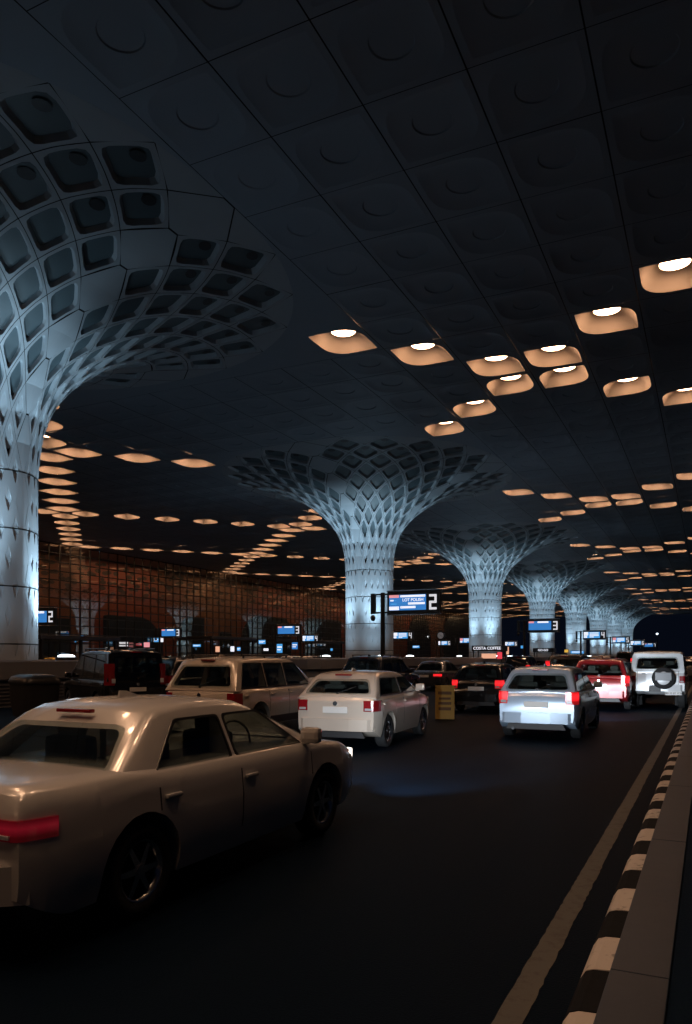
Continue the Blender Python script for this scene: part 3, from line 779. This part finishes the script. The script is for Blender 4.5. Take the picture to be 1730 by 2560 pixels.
def make_wheel(r, w, side):
    key = (r, w, side)
    if key in WHEELS: return WHEELS[key]
    b = MB(); s = side
    b.lathe([(r * .62, -w / 2 * .9), (r * .9, -w / 2), (r * .985, -w / 2 * .8), (r, -w * .25), (r, w * .25), (r * .985, w / 2 * .8), (r * .9, w / 2), (r * .66, w / 2 * .92), (r * .62, w / 2 * .7)], (0, 0, 0), 'x', 32)
    o = b.build('tmp', M_RUBBER); tm = o.data; bpy.data.objects.remove(o)
    b = MB(); h = s * w * .34
    b.lathe([(r * .64, s * w * .46), (r * .60, s * w * .44), (r * .56, s * w * .2)], (0, 0, 0), 'x', 32, 0)
    b.cyl((s * w * .10, 0, 0), (s * w * .14, 0, 0), r * .6, n=24, mi=1)
    b.cyl((s * w * .14, 0, 0), (s * w * .42, 0, 0), r * .15, r * .12, n=12)
    for k in range(6):
        an = 2 * PI * k / 6
        ca, sn = math.cos(an), math.sin(an); tx, ty = -sn, ca
        def P(rr, t, x): return (x, ca * rr + tx * t, sn * rr + ty * t)
        a = [P(r * .1, -r * .08, s * w * .38), P(r * .58, -r * .05, s * w * .36), P(r * .58, r * .05, s * w * .36), P(r * .1, r * .08, s * w * .38)]
        b.slab(a, (-s * w * .1, 0, 0))
    o = b.build('tmp', [M_CHROME, M_BLACK]); rm = o.data; bpy.data.objects.remove(o)
    WHEELS[key] = (tm, rm); return tm, rm

def car(label, cat, x, y, P, pt, rz=0, lit_tail=False, lit_head=False, name='car', group=None, plate_m=M_PLATE):
    L, W, H, zs, belt = P['L'], P['W'], P['H'], P.get('zs', .24), P['belt']
    rw = P['rw']; ra = rw + P.get('gap', .07); wy = P['wy']; hw = W / 2
    top = P['top']                     # (y, z) of the lower body upper line
    root = empty(name, (x, y, 0), rz, label, cat, group)
    ty, tz = [t[0] for t in top], [t[1] for t in top]
    box_ = P.get('boxy', 0)
    def hwid(yy):
        e0, e1 = (.22, .3) if box_ else (.45, .7); k0, k1 = (.04, .06) if box_ else (.10, .17)
        f = 1.0
        if yy < e0: f -= k0 * ((e0 - yy) / e0) ** 2.2
        if yy > L - e1: f -= k1 * ((yy - L + e1) / e1) ** 2.2
        return hw * f
    def bulge(z):
        t = (z - zs) / (belt - zs)
        return np.interp(t, [0, .12, .35, .62, .80, .93, 1.0, 1.3], [.93, .965, .995, 1.0, .985, .975, .95, .92]) if not box_ else np.interp(t, [0, .1, .5, .9, 1, 1.3], [.97, .985, 1, .99, .975, .95])
    def zlow(yy):
        z = zs
        if yy < .35: z = zs + .16 * ((.35 - yy) / .35) ** 1.5
        if yy > L - .45: z = zs + .10 * ((yy - L + .45) / .45) ** 1.5
        for c in wy:
            if abs(yy - c) < ra: z = max(z, rw + math.sqrt(max(0, ra * ra - (yy - c) ** 2)))
        return z
    ys = set([0, .012, .04, .09, .16, .26, .36, L - .012, L - .05, L - .12, L - .22, L - .34, L - .45])
    for c in wy:
        ys |= {c - ra - .001, c + ra + .001}
        for k in range(13): ys.add(c + (ra - .0005) * math.cos(PI * k / 12))
    for k in range(28): ys.add(L * k / 27)
    ys = sorted(v for v in ys if 0 <= v <= L)
    def ztop(yy): return float(np.interp(yy, ty, tz))
    rings = []
    NR = 9
    for yy in ys:
        zl, zu = zlow(yy), ztop(yy)
        endf = 0
        if yy < .06: endf = (.06 - yy) / .06
        if yy > L - .08: endf = (yy - L + .08) / .08
        zu -= .05 * endf ** 2; zl = min(zl, zu - .05)
        w = hwid(yy)
        half = [(w * float(bulge(zl)) * .80, zl)]
        for k in range(NR):
            z = zl + (zu - .03 - zl) * k / (NR - 1)
            half.append((w * float(bulge(z)) - (.012 if k == NR - 1 else 0), z))
        xs_ = half[-1][0]
        half.append((xs_ - .035, zu - .004)); half.append((xs_ * .72, zu + .012)); half.append((xs_ * .36, zu + .02))
        ring_ = [(0, yy, zl)] + [(a, yy, z) for a, z in half] + [(0, yy, zu + .022)] + [(-a, yy, z) for a, z in reversed(half)]
        rings.append(ring_)
    def side_x(yy, z): return hwid(yy) * float(bulge(z))
    b = MB(); b.loft(rings, caps=True); body = b.build('body', pt, root, smooth_angle=38, fixn=True)
    # cabin
    gb, gr, gf, ga = P['gh']             # y of rear base, roof rear, roof front, front base
    wb, wr = P.get('wb', hw * .94), P.get('wr', hw * .80)
    zb_ = belt - .03; ze = H - .07
    def xs(z): return wb + (wr - wb) * (z - zb_) / (ze - zb_)
    prof = [(gb, zb_), (gb + (gr - gb) * .5, zb_ + (H - .045 - zb_) * .54), (gr - .02, H - .075), (gr + .10, H - .03), (gr + (gf - gr) * .35, H), (gr + (gf - gr) * .7, H - .004), (gf - .12, H - .03), (gf + .04, H - .08), (gf + (ga - gf) * .5, zb_ + (H - .05 - zb_) * .52), (ga, zb_)]
    rings = []
    for (yy, z) in prof:
        z = max(z, zb_ + .03); zz = max(zb_ + .012, z - .06)
        xr = xs(zz)
        half = [(wb, zb_), ((wb + xr) / 2, (zb_ + zz) / 2), (xr, zz), (xr - .025, z - .025 if z > zb_ + .07 else zz + .006), (xr * .86, z), (xr * .45, z + .018)]
        rings.append([(0, yy, zb_)] + [(a, yy, q) for a, q in half] + [(0, yy, z + .024)] + [(-a, yy, q) for a, q in reversed(half)])
    b = MB(); b.loft(rings, caps=True); cabin = b.build('cabin', pt if not P.get('roofpaint') else P['roofpaint'], root, smooth_angle=38, fixn=True)
    # windows
    zt_, zl_ = H - P.get('hdr', .13), belt + .035
    def yrear(z): return gb + (gr - gb) * (z - zb_) / (H - .04 - zb_)
    def yfront(z): return ga + (gf - ga) * (z - zb_) / (H - .04 - zb_)
    pc, pa_ = P.get('pc', .20), .10
    ymid = P.get('ymid', (gr + gf) / 2 + .05)
    wins = []
    splits = P.get('splits', [ymid])
    edges = [None] + list(splits) + [None]
    for k in range(len(edges) - 1):
        a0 = (yrear(zl_) + pc, yrear(zt_) + pc) if edges[k] is None else (edges[k] + .04, edges[k] + .04)
        a1 = (yfront(zl_) - pa_ - .12, yfront(zt_) - pa_) if edges[k + 1] is None else (edges[k + 1] - .04, edges[k + 1] - .04)
        wins.append((a0, a1))
    def rounded(poly, r=.05, n=4):
        out = []; m_ = len(poly)
        for i in range(m_):
            p, a, c = Vector(poly[i]), Vector(poly[i - 1]), Vector(poly[(i + 1) % m_])
            d0, d1 = (a - p), (c - p); rr = min(r, d0.length * .4, d1.length * .4)
            p0, p1 = p + d0.normalized() * rr, p + d1.normalized() * rr
            for k in range(n + 1):
                t = k / n; out.append((1 - t) ** 2 * p0 + 2 * t * (1 - t) * p + t * t * p1)
        return out
    clear = math.hypot(x, y) < 42
    cutters = []
    if clear:
        rings = []
        for (yy, z) in prof:
            t_ = (yy - gb) / (ga - gb); yy = gb + (ga - gb) * (.5 + (t_ - .5) * .955); z = z - .05
            zz = max(zb_ - .02, z - .05); xr = xs(zz) - .05
            rings.append([(-xr, yy, zb_ - .12), (xr, yy, zb_ - .12), (xr, yy, zz), (xr * .86, yy, max(zz, z - .012)), (-xr * .86, yy, max(zz, z - .012)), (-xr, yy, zz)])
        b = MB(); b.loft(rings, smooth=False); cutters.append(b.build('cut_cavity', M_BLACK, root, fixn=True))
        for sgn in (1, -1):
            for a0, a1 in wins:
                poly = rounded([(a0[0], zl_), (a1[0], zl_), (a1[1], zt_), (a0[1], zt_)])
                b = MB(); b.slab([(sgn * (xs(p[1]) - .2), p[0], p[1]) for p in poly], (sgn * .3, 0, 0)); cutters.append(b.build('cut_window', M_BLACK, root, fixn=True))
        for yf, sg, z0, z1, ins in ((sorted(prof[:3], key=lambda q: q[1]), 1, P.get('rwz', belt + .04), H - P.get('rhdr', .15), P.get('rins', .10)), (sorted(prof[7:], key=lambda q: q[1]), -1, belt + .05, H - .12, .07)):
            ins += .03; z0 += .03; z1 -= .02
            poly = rounded([(-xs(z0) + ins, z0), (xs(z0) - ins, z0), (xs(z1) - ins - .03, z1), (-xs(z1) + ins + .03, z1)], .07)
            b = MB(); b.slab([(px, float(np.interp(pz, [q[1] for q in yf], [q[0] for q in yf])) + sg * .22, pz) for px, pz in poly], (0, -sg * .5, 0)); cutters.append(b.build('cut_window', M_BLACK, root, fixn=True))
        clear = cut(cabin, cutters)
        print('CABIN', label[:30], clear, len(cabin.data.polygons))
    WG = M_CLEAR if clear else M_GLASS
    if clear:
        b = MB(); b.box((0, (gb + ga) / 2, belt + .028), (2 * wb - .16, (ga - gb) * .86, .012)); b.build('parcel_shelf', M_PLAST, root)
        rows_ = [(gr + gf) / 2 + .42] + ([(gr + gf) / 2 - .42])
        for yy in rows_:
            for sx_ in (-.36, .36):
                b = MB(); b.box((sx_, yy, belt + .10), (.46, .14, .22), 0, .05); b.box((sx_, yy + .01, belt + .285), (.25, .09, .17), 0, .04); b.cyl((sx_ - .06, yy, belt + .1), (sx_ - .06, yy, belt + .3), .008, n=6); b.cyl((sx_ + .06, yy, belt + .1), (sx_ + .06, yy, belt + .3), .008, n=6)
                b.build('seat', M_SEAT, root)
        b = MB(); b.lathe([(.165, -.012), (.18, 0), (.165, .012)], (.36, ga - .80, belt + .08), 'y', 20); b.build('steering_wheel', M_PLAST, root)
    for sgn in (1, -1):
        for a0, a1 in wins:
            cy_, cz_ = sum((a0[0], a1[0], a1[1], a0[1])) / 4, (zl_ + zt_) / 2
            big = [(a0[0] - .016, zl_ - .014), (a1[0] + .016, zl_ - .014), (a1[1] + .016, zt_ + .014), (a0[1] - .016, zt_ + .014)]
            o_, i_ = rounded(big), rounded([(a0[0] + .004, zl_ + .004), (a1[0] - .004, zl_ + .004), (a1[1] - .004, zt_ - .004), (a0[1] + .004, zt_ - .004)])
            b = MB(); n_ = len(o_)
            rr_ = [[(sgn * (xs(p[1]) + dx_), p[0], p[1]) for p in q] for q, dx_ in ((o_, -.004), (o_, .0085), (i_, .0085), (i_, -.004))]
            b.loft(rr_, smooth=False, caps=False); b.build('window_seal', M_BLACK, cabin, fixn=True)
            poly = rounded([(a0[0], zl_), (a1[0], zl_), (a1[1], zt_), (a0[1], zt_)])
            b = MB(); b.slab([(sgn * (xs(p[1]) - .004), p[0], p[1]) for p in poly], (sgn * .010, 0, .002)); b.build('window', WG, cabin, fixn=True)
    def endglass(nm, yf, sg, z0, z1, ins, m_=None):
        m_ = WG
        poly = rounded([(-xs(z0) + ins, z0), (xs(z0) - ins, z0), (xs(z1) - ins - .03, z1), (-xs(z1) + ins + .03, z1)], .07)
        nrm = Vector((0, -sg, .3)).normalized() * .0
        b = MB(); pts = []
        for px, pz in poly: pts.append((px, float(np.interp(pz, [q[1] for q in yf], [q[0] for q in yf])) + sg * .004, pz + .004))
        b.slab(pts, (0, -sg * .050, .012)); return b.build(nm, m_, cabin, fixn=True)
    rp = [prof[0], prof[1], prof[2]]; fp = [prof[9], prof[8], prof[7]]
    endglass('rear_window', rp, 1, P.get('rwz', belt + .04), H - P.get('rhdr', .15), P.get('rins', .10))
    endglass('windscreen', fp, -1, belt + .05, H - .12, .07)
    # wheels
    for i, c in enumerate(wy):
        for sgn in (-1, 1):
            tm, rm = make_wheel(rw, P.get('tw', .21), sgn)
            o = bpy.data.objects.new('wheel', tm); COL.objects.link(o); o.parent = root; o.location = (sgn * (hw - P.get('tw', .21) / 2 - .025), c, rw)
            r_ = bpy.data.objects.new('rim', rm); COL.objects.link(r_); r_.parent = o
    b = MB(); b.box((0, L / 2, zs + .2), (W * .74, L * .86, .22)); b.build('underbody', M_PLAST, root)
    # lamps
    lz, lh, lw = P['tail']             # z centre, height, width
    for sgn in (-1, 1):
        b = MB(); w0 = hwid(.03) * float(bulge(lz))
        def sxm(yy): return max(side_x(yy, z) for z in (lz - lh / 2, lz, lz + lh / 2))
        tw_ = P.get('tailwrap', .22); wm = sxm(.02)
        pts = [(sgn * (wm - lw), -.018), (sgn * (wm - .05), -.017), (sgn * (wm - .012), -.004)] + [(sgn * (sxm(yy) + .009), yy) for yy in (.02, .05, .09, .14, tw_)] + [(sgn * (sxm(tw_) - .08), tw_), (sgn * (wm - lw), .06)]
        b.slab([(px, py, lz - lh / 2) for px, py in pts], (0, 0, lh)); t = b.build('tail_light', M_TAIL_D if lit_tail == 'dim' else M_TAIL_E if lit_tail else M_TAIL, root, fixn=True)
        b = MB(); b.box((sgn * (w0 - lw * .5), -.024, lz - lh * .30), (lw * .66, .016, lh * .2), 0, .004); b.build('reversing_lens', M_HEAD, t)
        hz = P.get('hz', belt - .22); wf = hwid(L - .12) * float(bulge(hz))
        b = MB(); wf = hwid(L - .01) * float(bulge(hz))
        hp = [(sgn * (wf - .34), L + .016), (sgn * (wf - .06), L + .016), (sgn * (wf + .004), L - .03), (sgn * (side_x(L - .2, hz) + .006), L - .24), (sgn * (wf - .08), L - .24), (sgn * (wf - .34), L - .08)]
        b.slab([(px, py, hz - .065) for px, py in hp], (0, 0, .12)); b.build('headlight', M_HEAD_E if lit_head else M_HEAD, root, fixn=True)
        b = MB(); b.box((sgn * (xs(belt + .1) + .13), ga - .32, belt + .1), (.20, .11, .15), 0, .045); b.box((sgn * (xs(belt + .05) + .02), ga - .32, belt + .04), (.12, .05, .05)); b.build('mirror', P.get('mirror', pt), root)
        for a0, a1 in wins:
            yh = a0[0] + .10; b = MB(); b.box((sgn * (side_x(yh, belt - .13) + .018), yh, belt - .13), (.035, .17, .032), 0, .012); b.build('door_handle', P.get('handle', pt), root)
        # door seams
        for yy in [w_[0][0] - .02 for w_ in wins] + [wins[-1][1][0] + .10]:
            b = MB(); zz_ = [z for z in np.linspace(zs + .16, belt - .06, 10) if z > zlow(yy) + .02]
            b.slab([(sgn * (side_x(yy, z) - .01), yy - .006, z) for z in zz_] + [(sgn * (side_x(yy, z) + .0015), yy - .006, z) for z in reversed(zz_)], (0, .012, 0))
            b.build('door_seam', M_BLACK, root, fixn=True)
        if P.get('rail'):
            b = MB(); b.cyl((sgn * (wr - .06), gr + .25, H + .045), (sgn * (wr - .06), gf - .15, H + .045), .02, n=10)
            for yy in (gr + .3, (gr + gf) / 2, gf - .2): b.cyl((sgn * (wr - .06), yy, H - .02), (sgn * (wr - .06), yy, H + .045), .022, n=8)
            b.build('roof_rail', M_DGREY, root)
        if P.get('sill'):
            b = MB(); b.box((sgn * (side_x(L / 2, zs + .1) + .004), (wy[0] + wy[1]) / 2, zs + .09), (.05, wy[1] - wy[0] - 2 * ra - .03, .16), 0, .02); b.build('sill_trim', M_PLAST, root)
    # bumpers, plate
    for nm, y0, sg in (('rear_bumper', 0, -1), ('front_bumper', L, 1)):
        b = MB(); wv = hwid(.02 if sg < 0 else L - .02) * .97
        zc, hh = (zs + .24, .22)
        pts = [(-wv - .02, y0 - sg * .22), (-wv - .03, y0 - sg * .06), (-wv + .10, y0 + sg * .045), (-wv * .4, y0 + sg * .07), (wv * .4, y0 + sg * .07), (wv - .10, y0 + sg * .045), (wv + .03, y0 - sg * .06), (wv + .02, y0 - sg * .22)]
        ring0 = [[(px, py, zc - hh / 2 + .02), (px, py - sg * 0, zc - hh / 2), ] for px, py in pts]
        b.slab([(px, py, zc - hh / 2) for px, py in pts], (0, 0, hh)); b.build(nm, P.get('bumper', pt), root, fixn=True)
    if not box_:
        b = MB(); b.box((0, yrear(H - .10) - .03, H - .055), (.34, .05, .028), 0, .008); b.build('brake_light', M_TAIL, root)
        b = MB(); b.loft([[(-.012, gr + .35, H + .01), (.012, gr + .35, H + .01), (.02, gr + .62, H + .015), (-.02, gr + .62, H + .015)], [(-.004, gr + .36, H + .075), (.004, gr + .36, H + .075), (.006, gr + .44, H + .07), (-.006, gr + .44, H + .07)]], smooth=False); b.build('antenna_fin', pt, root, fixn=True)
        b = MB(); b.slab([(-hw * .72, -.072, zs + .01), (hw * .72, -.072, zs + .01), (hw * .66, -.078, zs + .12), (-hw * .66, -.078, zs + .12)], (0, .05, 0)); b.build('rear_valance', M_PLAST, root, fixn=True)
        b = MB(); b.cyl((-hw * .55, -.09, zs + .02), (-hw * .55, .3, zs + .02), .03, n=12); b.build('exhaust_pipe', M_DGREY, root)
        if gb < .2:
            b = MB(); p0 = Vector((0, yrear(belt + .06) - .045, belt + .06)); p1 = Vector((.34, yrear(belt + .2) - .05, belt + .2)); b.cyl(p0, p1, .011, n=8); b.cyl(p0 + Vector((0, .03, 0)), p0 + Vector((0, -.015, 0)), .03, n=12); b.build('rear_wiper', M_BLACK, root)
        for sgn in (1, -1):
            zr = belt + .020; y0_, y1_ = wins[0][0][0] - .02, wins[-1][1][0] + .03
            b = MB(); b.slab([(sgn * (xs(zr) - .004), y0_, zr - .012), (sgn * (xs(zr) - .004), y1_, zr - .012), (sgn * (xs(zr) - .004), y1_, zr + .008), (sgn * (xs(zr) - .004), y0_, zr + .008)], (sgn * .012, 0, 0)); b.build('window_trim', M_CHROME if P.get('chrome') else M_BLACK, root, fixn=True)
    px, pz = P.get('plate', (0, zs + .52))
    b = MB(); b.box((px, -.085 if pz < zs + .36 else -.012, pz), (.50, .02, .12), 0, .006); pl = b.build('number_plate', plate_m, root)
    if not P.get('noemb'):
        b = MB(); b.cyl((0, -.02, P.get('emb', belt - .12)), (0, 0, P.get('emb', belt - .12)), .045, n=16); b.build('badge', M_CHROME, root)
    b = MB(); b.box((0, L + .0, zs + .40), (W * .52, .03, .17), 0, .01); b.build('grille', M_BLACK, root)
    if lit_head:
        for sgn in (-1, 1):
            h = spot('headlight_beam', (x + sgn * (hw - .22), y + L + .14, P.get('hz', belt - .22)), (.02 * sgn, 1, -.045), lit_head, 62, (.80, .90, 1.0), .7, .06)
    return root, body, cabin, dict(side_x=side_x, hwid=hwid, xs=xs)

SUV = dict(L=4.55, W=1.86, H=1.74, zs=.28, belt=1.06, rw=.36, wy=(.92, 3.62), top=[(0, 1.0), (.06, 1.05), (.3, 1.07), (2.9, 1.06), (3.15, 1.05), (3.7, 1.0), (4.25, .92), (4.45, .80), (4.55, .66)], gh=(.04, .42, 2.55, 3.35), tail=(.96, .34, .16), rail=True, sill=True, splits=[1.30, 2.18], wr=.70, rhdr=.17)
HATCH = dict(L=3.95, W=1.70, H=1.51, zs=.22, belt=.98, rw=.31, wy=(.72, 3.17), top=[(0, .92), (.05, .97), (.3, .99), (2.5, .98), (2.75, .97), (3.3, .90), (3.75, .79), (3.9, .66), (3.95, .58)], gh=(.06, .52, 2.12, 3.02), tail=(.88, .26, .17), splits=[1.62], wr=.64)
SEDAN = dict(L=4.55, W=1.76, H=1.47, zs=.22, belt=.96, rw=.32, wy=(.95, 3.58), top=[(0, .88), (.04, .96), (.12, .99), (.85, .99), (1.2, .97), (3.2, .96), (3.45, .95), (4.0, .87), (4.35, .76), (4.5, .64), (4.55, .56)], gh=(.72, 1.30, 2.55, 3.55), tail=(.78, .15, .30), splits=[2.10], wr=.62, pc=.34)
MPV = dict(L=4.6, W=1.83, H=1.80, zs=.26, belt=1.05, rw=.33, wy=(.88, 3.66), top=[(0, 1.0), (.05, 1.04), (.3, 1.06), (3.1, 1.05), (3.4, 1.02), (4.0, .92), (4.45, .76), (4.6, .6)], gh=(.02, .22, 2.7, 3.75), tail=(1.22, .62, .16), rail=True, splits=[1.25, 2.35], wr=.73, rhdr=.2)
JEEP = dict(L=4.1, W=1.72, H=1.90, zs=.46, belt=1.22, rw=.37, tw=.23, wy=(.75, 3.30), top=[(0, 1.19), (.04, 1.22), (2.7, 1.22), (2.75, 1.20), (2.9, 1.14), (3.95, 1.08), (4.08, 1.02), (4.1, .95)], gh=(.015, .10, 2.3, 2.75), wb=.825, wr=.77, tail=(.98, .23, .16), tailwrap=.08, boxy=1, splits=[1.15, 1.95], hz=.92, rins=.14, rwz=1.30, rhdr=.20, plate=(.50, .53), noemb=True, hdr=.17, pc=.12)

CRM = paint('cream', (.60, .52, .44)); SBG = paint('silver_beige', (.60, .585, .57)); GRY = paint('silver', (.36, .37, .39), metal=.4); BLK = paint('black', (.010, .011, .013), .18); DRD = paint('dark_red', (.22, .012, .015)); WHT = paint('white', (.72, .74, .76)); BLW = paint('pale_blue', (.42, .55, .70)); DGY = paint('charcoal', (.05, .053, .06)); YEL = paint('taxi_yellow', (.65, .42, .05)); NAVY = paint('navy', (.018, .03, .06))

# nearest: cream SUV at lower left, in the lane beside the kerb lane
car('cream saloon filling the lower left with its lamps on, nearest the camera', 'car', -4.25, 3.0, SEDAN | dict(H=1.40, belt=.91, L=4.5, chrome=1, tail=(.77, .12, .30)), SBG, lit_tail='dim', lit_head=650)
car('pale blue and white hatchback with red tail lamps, left of the white jeep', 'car', -3.25, 15.9, HATCH | dict(noemb=True), BLW, lit_tail=True, lit_head=950)
car('dark red car between the pale blue hatchback and the white jeep', 'car', -3.2, 25.4, SUV | dict(H=1.66, rail=False), DRD, lit_tail=True)
car('charcoal saloon ahead of the dark red car, left of the jeep bonnet', 'car', -3.1, 34.0, SEDAN, DGY, lit_tail=True)
X, Y = at(498, 15.6); car('beige parked people carrier with wide rear window, beside the black van', 'car', X, Y, SUV | dict(H=1.72, L=4.7, gh=(.02, .38, 2.75, 3.6), rwz=1.10, tail=(.82, .34, .16)), CRM, rz=R(1.5))
X, Y = at(838, 14.2); car('cream hatchback with dark rear screen, right of the beige people carrier', 'car', X, Y, HATCH | dict(H=1.44, tail=(.82, .2, .2)), CRM, rz=R(4))
X, Y = at(1190, 23.4); car('black hatchback with glowing red tail lamps behind the yellow board', 'car', X, Y, HATCH, BLK, lit_tail=True)
X, Y = at(1410, 35); car('black people carrier with high red tail lamps left of the dark red car', 'car', X, Y, MPV, BLK, lit_tail=True)
X, Y = at(345, 22); car('black van turning at the left in front of the column plinth', 'van', X, Y, MPV | dict(H=1.92, W=1.9, wr=.78), BLK, rz=R(62))
X, Y = at(372, 24); car('black saloon half hidden behind the black van and beige people carrier', 'car', X, Y, SUV | dict(H=1.68), BLK)
X, Y = at(900, 29); car('dark navy estate behind the cream hatchback', 'car', X, Y, SUV, NAVY)
X, Y = at(1060, 38); car('charcoal saloon in the middle lane before the long plinth', 'car', X, Y, SEDAN | dict(H=1.5), DGY, lit_tail=True)
X, Y = at(1290, 52); car('black estate far down the middle lane under the kiosk lettering', 'car', X, Y, SUV, BLK, lit_tail=True)
X, Y = at(1500, 60); car('silver people carrier far ahead of the charcoal saloon', 'car', X, Y, MPV, GRY, lit_tail=True)
X, Y = at(1560, 80); car('dark van far ahead, just left of the white jeep roof', 'van', X, Y, MPV | dict(H=2.2, gh=(.02, .12, 3.0, 4.0)), DGY, lit_tail=True)
X, Y = at(712, 86); car('white estate with red tail lamps beyond the median gap', 'car', X, Y, SUV, WHT, lit_tail=True, group='cars on the far road')
X, Y = at(765, 100); car('silver estate ahead of the white one beyond the median gap', 'car', X, Y, SUV, GRY, group='cars on the far road')
X, Y = at(650, 92); car('charcoal car left of the sign three pole on the far road', 'car', X, Y, MPV, DGY, group='cars on the far road')
X, Y = at(112, 72); car('yellow taxi showing beside the foot of the nearest column', 'taxi', X, Y, HATCH | dict(H=1.6), YEL, group='cars on the far road', lit_tail=False)
X, Y = at(1716, 62); car('silver car with bright red lamps ahead of the jeep at the kerb', 'car', -1.6, Y - 8, HATCH, GRY, lit_tail=True)
car('charcoal people carrier farther ahead along the kerb, red lamps showing', 'car', -1.5, 66, MPV | dict(H=1.7), DGY, lit_tail=True)

# white jeep by the kerb
jr, jb, jc, J = car('white boxy jeep with rear spare wheel standing by the striped kerb', 'jeep', -1.55, 27.0, JEEP | dict(bumper=WHT), WHT, lit_tail=False)
b = MB(); b.lathe([(.05, -.20), (.16, -.215), (.24, -.20), (.25, -.16), (.31, -.17), (.355, -.13), (.365, -.06), (.35, .0)], (.20, -.02, 1.02), 'y', 36); sw = b.build('spare_wheel', M_RUBBER, jr)
b = MB(); b.box((.20, -.245, 1.08), (.50, .03, .27), 0, .06); b.build('cover_plate', mat('cover_grey', (.16, .165, .175), .4), sw)
b = MB(); b.lathe([(.02, -.222), (.17, -.222), (.215, -.208)], (.20, -.02, 1.02), 'y', 28); b.build('hub', WHT, sw)
lettering('plate_number', 'MH 02 BT 1778', .075, M_INK, jr, (.50, -.098, .53), (R(90), 0, 0))
b = MB(); b.box((-.07, -.085, .68), (.36, .05, .22), 0, .01); b.build('tow_step', M_PLAST, jr)
b = MB(); b.box((0, -.006, 1.255), (1.36, .02, .012)); 
for sx_ in (-.62, .64): b.box((sx_, -.004, 1.0), (.010, .02, .52))
b.build('tailgate_seam', M_BLACK, jr)
b = MB(); b.box((-.42, -.012, 1.16), (.12, .014, .03)); b.build('rear_badge', M_DGREY, jr)
b = MB(); b.box((0, .02, 1.845), (1.44, .12, .05), 0, .02); b.build('roof_lip', CRM, jr)
b = MB(); b.box((0, -.005, 1.83), (.46, .06, .03), 0, .01); b.build('brake_light', M_TAIL, jr)
for sx_ in (-.62, .62):
    b = MB(); b.box((sx_, .62, .24), (.22, .03, .30), 0, .01); b.build('mud_flap', M_RUBBER, jr)

# ------------------------------------------------------------------ bits by the road
X, Y = at(1112, 21.0); root = empty('warning_board', (X, Y, 0), R(18), 'yellow folding caution board standing on the road before the black hatchback', 'warning board'); root.scale = (.85, .85, .85)
tl = R(14)
for sg, nm in ((-1, 'front_leaf'), (1, 'rear_leaf')):
    rot = Matrix.Rotation(sg * tl, 3, 'X')
    b = MB(); b.box((0, sg * .14, .56), (.62, .03, 1.12), 0, .01, rot=None)
    b.v = [tuple(rot @ Vector((p[0], p[1] - sg * .14, p[2] - 1.12)) + Vector((0, 0, 1.10))) for p in b.v]
    lf = b.build(nm, mat('board_yellow', (.30, .20, .03), .5, noise=.15, nscale=5), root)
    if sg < 0:
        b = MB()
        for z, w_, h_ in ((.86, .44, .10), (.68, .38, .07), (.52, .42, .09), (.34, .40, .10)): b.box((0, -.006, z), (w_, .008, h_), 0)
        b.v = [tuple(rot @ Vector((p[0], p[1] - .012, p[2] - 1.12)) + Vector((0, 0, 1.10))) for p in b.v]
        b.build('faded_print', mat('board_print', (.09, .05, .02), .6), lf)
X, Y = at(86, 21); root = empty('waste_bin', (X, Y, 0), R(-20), 'black rounded waste bin in front of the louvred plinth', 'bin')
b = MB()
def rr(w, l, z, c=.12): return [(w * math.copysign(abs(math.cos(a)) ** .35, math.cos(a)), l * math.copysign(abs(math.sin(a)) ** .35, math.sin(a)), z) for a in [2 * PI * k / 32 for k in range(32)]]
b.loft([rr(.58, .42, .08), rr(.66, .48, .5), rr(.70, .5, 1.0)]); b.build('tub', M_PLAST, root)
b = MB(); b.loft([rr(.73, .53, 1.0), rr(.73, .53, 1.06), rr(.66, .46, 1.18), rr(.4, .3, 1.24)]); b.build('lid', M_BLACK, root)
for sx_ in (-.5, .5):
    b = MB(); b.cyl((sx_ - .05, .3, .1), (sx_ + .05, .3, .1), .1, n=14); b.build('caster', M_RUBBER, root)

# ------------------------------------------------------------------ downlights in the recesses over the road
for d, xc, yc, kd, i, mm in overhead + vis:
    if i >= -9 and -40 < yc < 100:
        spot('recess_downlight', (xc, yc, ZC + .36), (0, 0, -1), DOWN, 100, (1, .66, .42), .8, .4)

# ------------------------------------------------------------------ night sky, camera, render
wd = bpy.data.worlds.new('World'); SC.world = wd; wd.use_nodes = True
bg = wd.node_tree.nodes['Background']; bg.inputs['Color'].default_value = (.0016, .0026, .0058, 1); bg.inputs['Strength'].default_value = 1.0
cam = bpy.data.cameras.new('camera'); co = bpy.data.objects.new('camera', cam); COL.objects.link(co)
co.location = (0, 0, EYE); co.rotation_euler = (R(90), 0, YAW)
cam.sensor_fit = 'VERTICAL'; cam.sensor_height = 36; cam.sensor_width = 24; cam.lens = FPX / 2560 * 36; cam.shift_y = 360 / 2560
cam.clip_start = .05; cam.clip_end = 3000
SC.camera = co
SC.view_settings.view_transform = 'Standard'; SC.view_settings.look = 'None'; SC.view_settings.exposure = 0; SC.view_settings.gamma = 1
SC.render.engine = 'CYCLES'
SC.cycles.use_denoising = True
try: SC.cycles.denoiser = 'OPENIMAGEDENOISE'
except Exception: pass
SC.cycles.use_light_tree = True
SC.cycles.max_bounces = 6; SC.cycles.diffuse_bounces = 3; SC.cycles.glossy_bounces = 3; SC.cycles.transparent_max_bounces = 8
SC.cycles.sample_clamp_indirect = 4
SC.cycles.caustics_reflective = False; SC.cycles.caustics_refractive = False
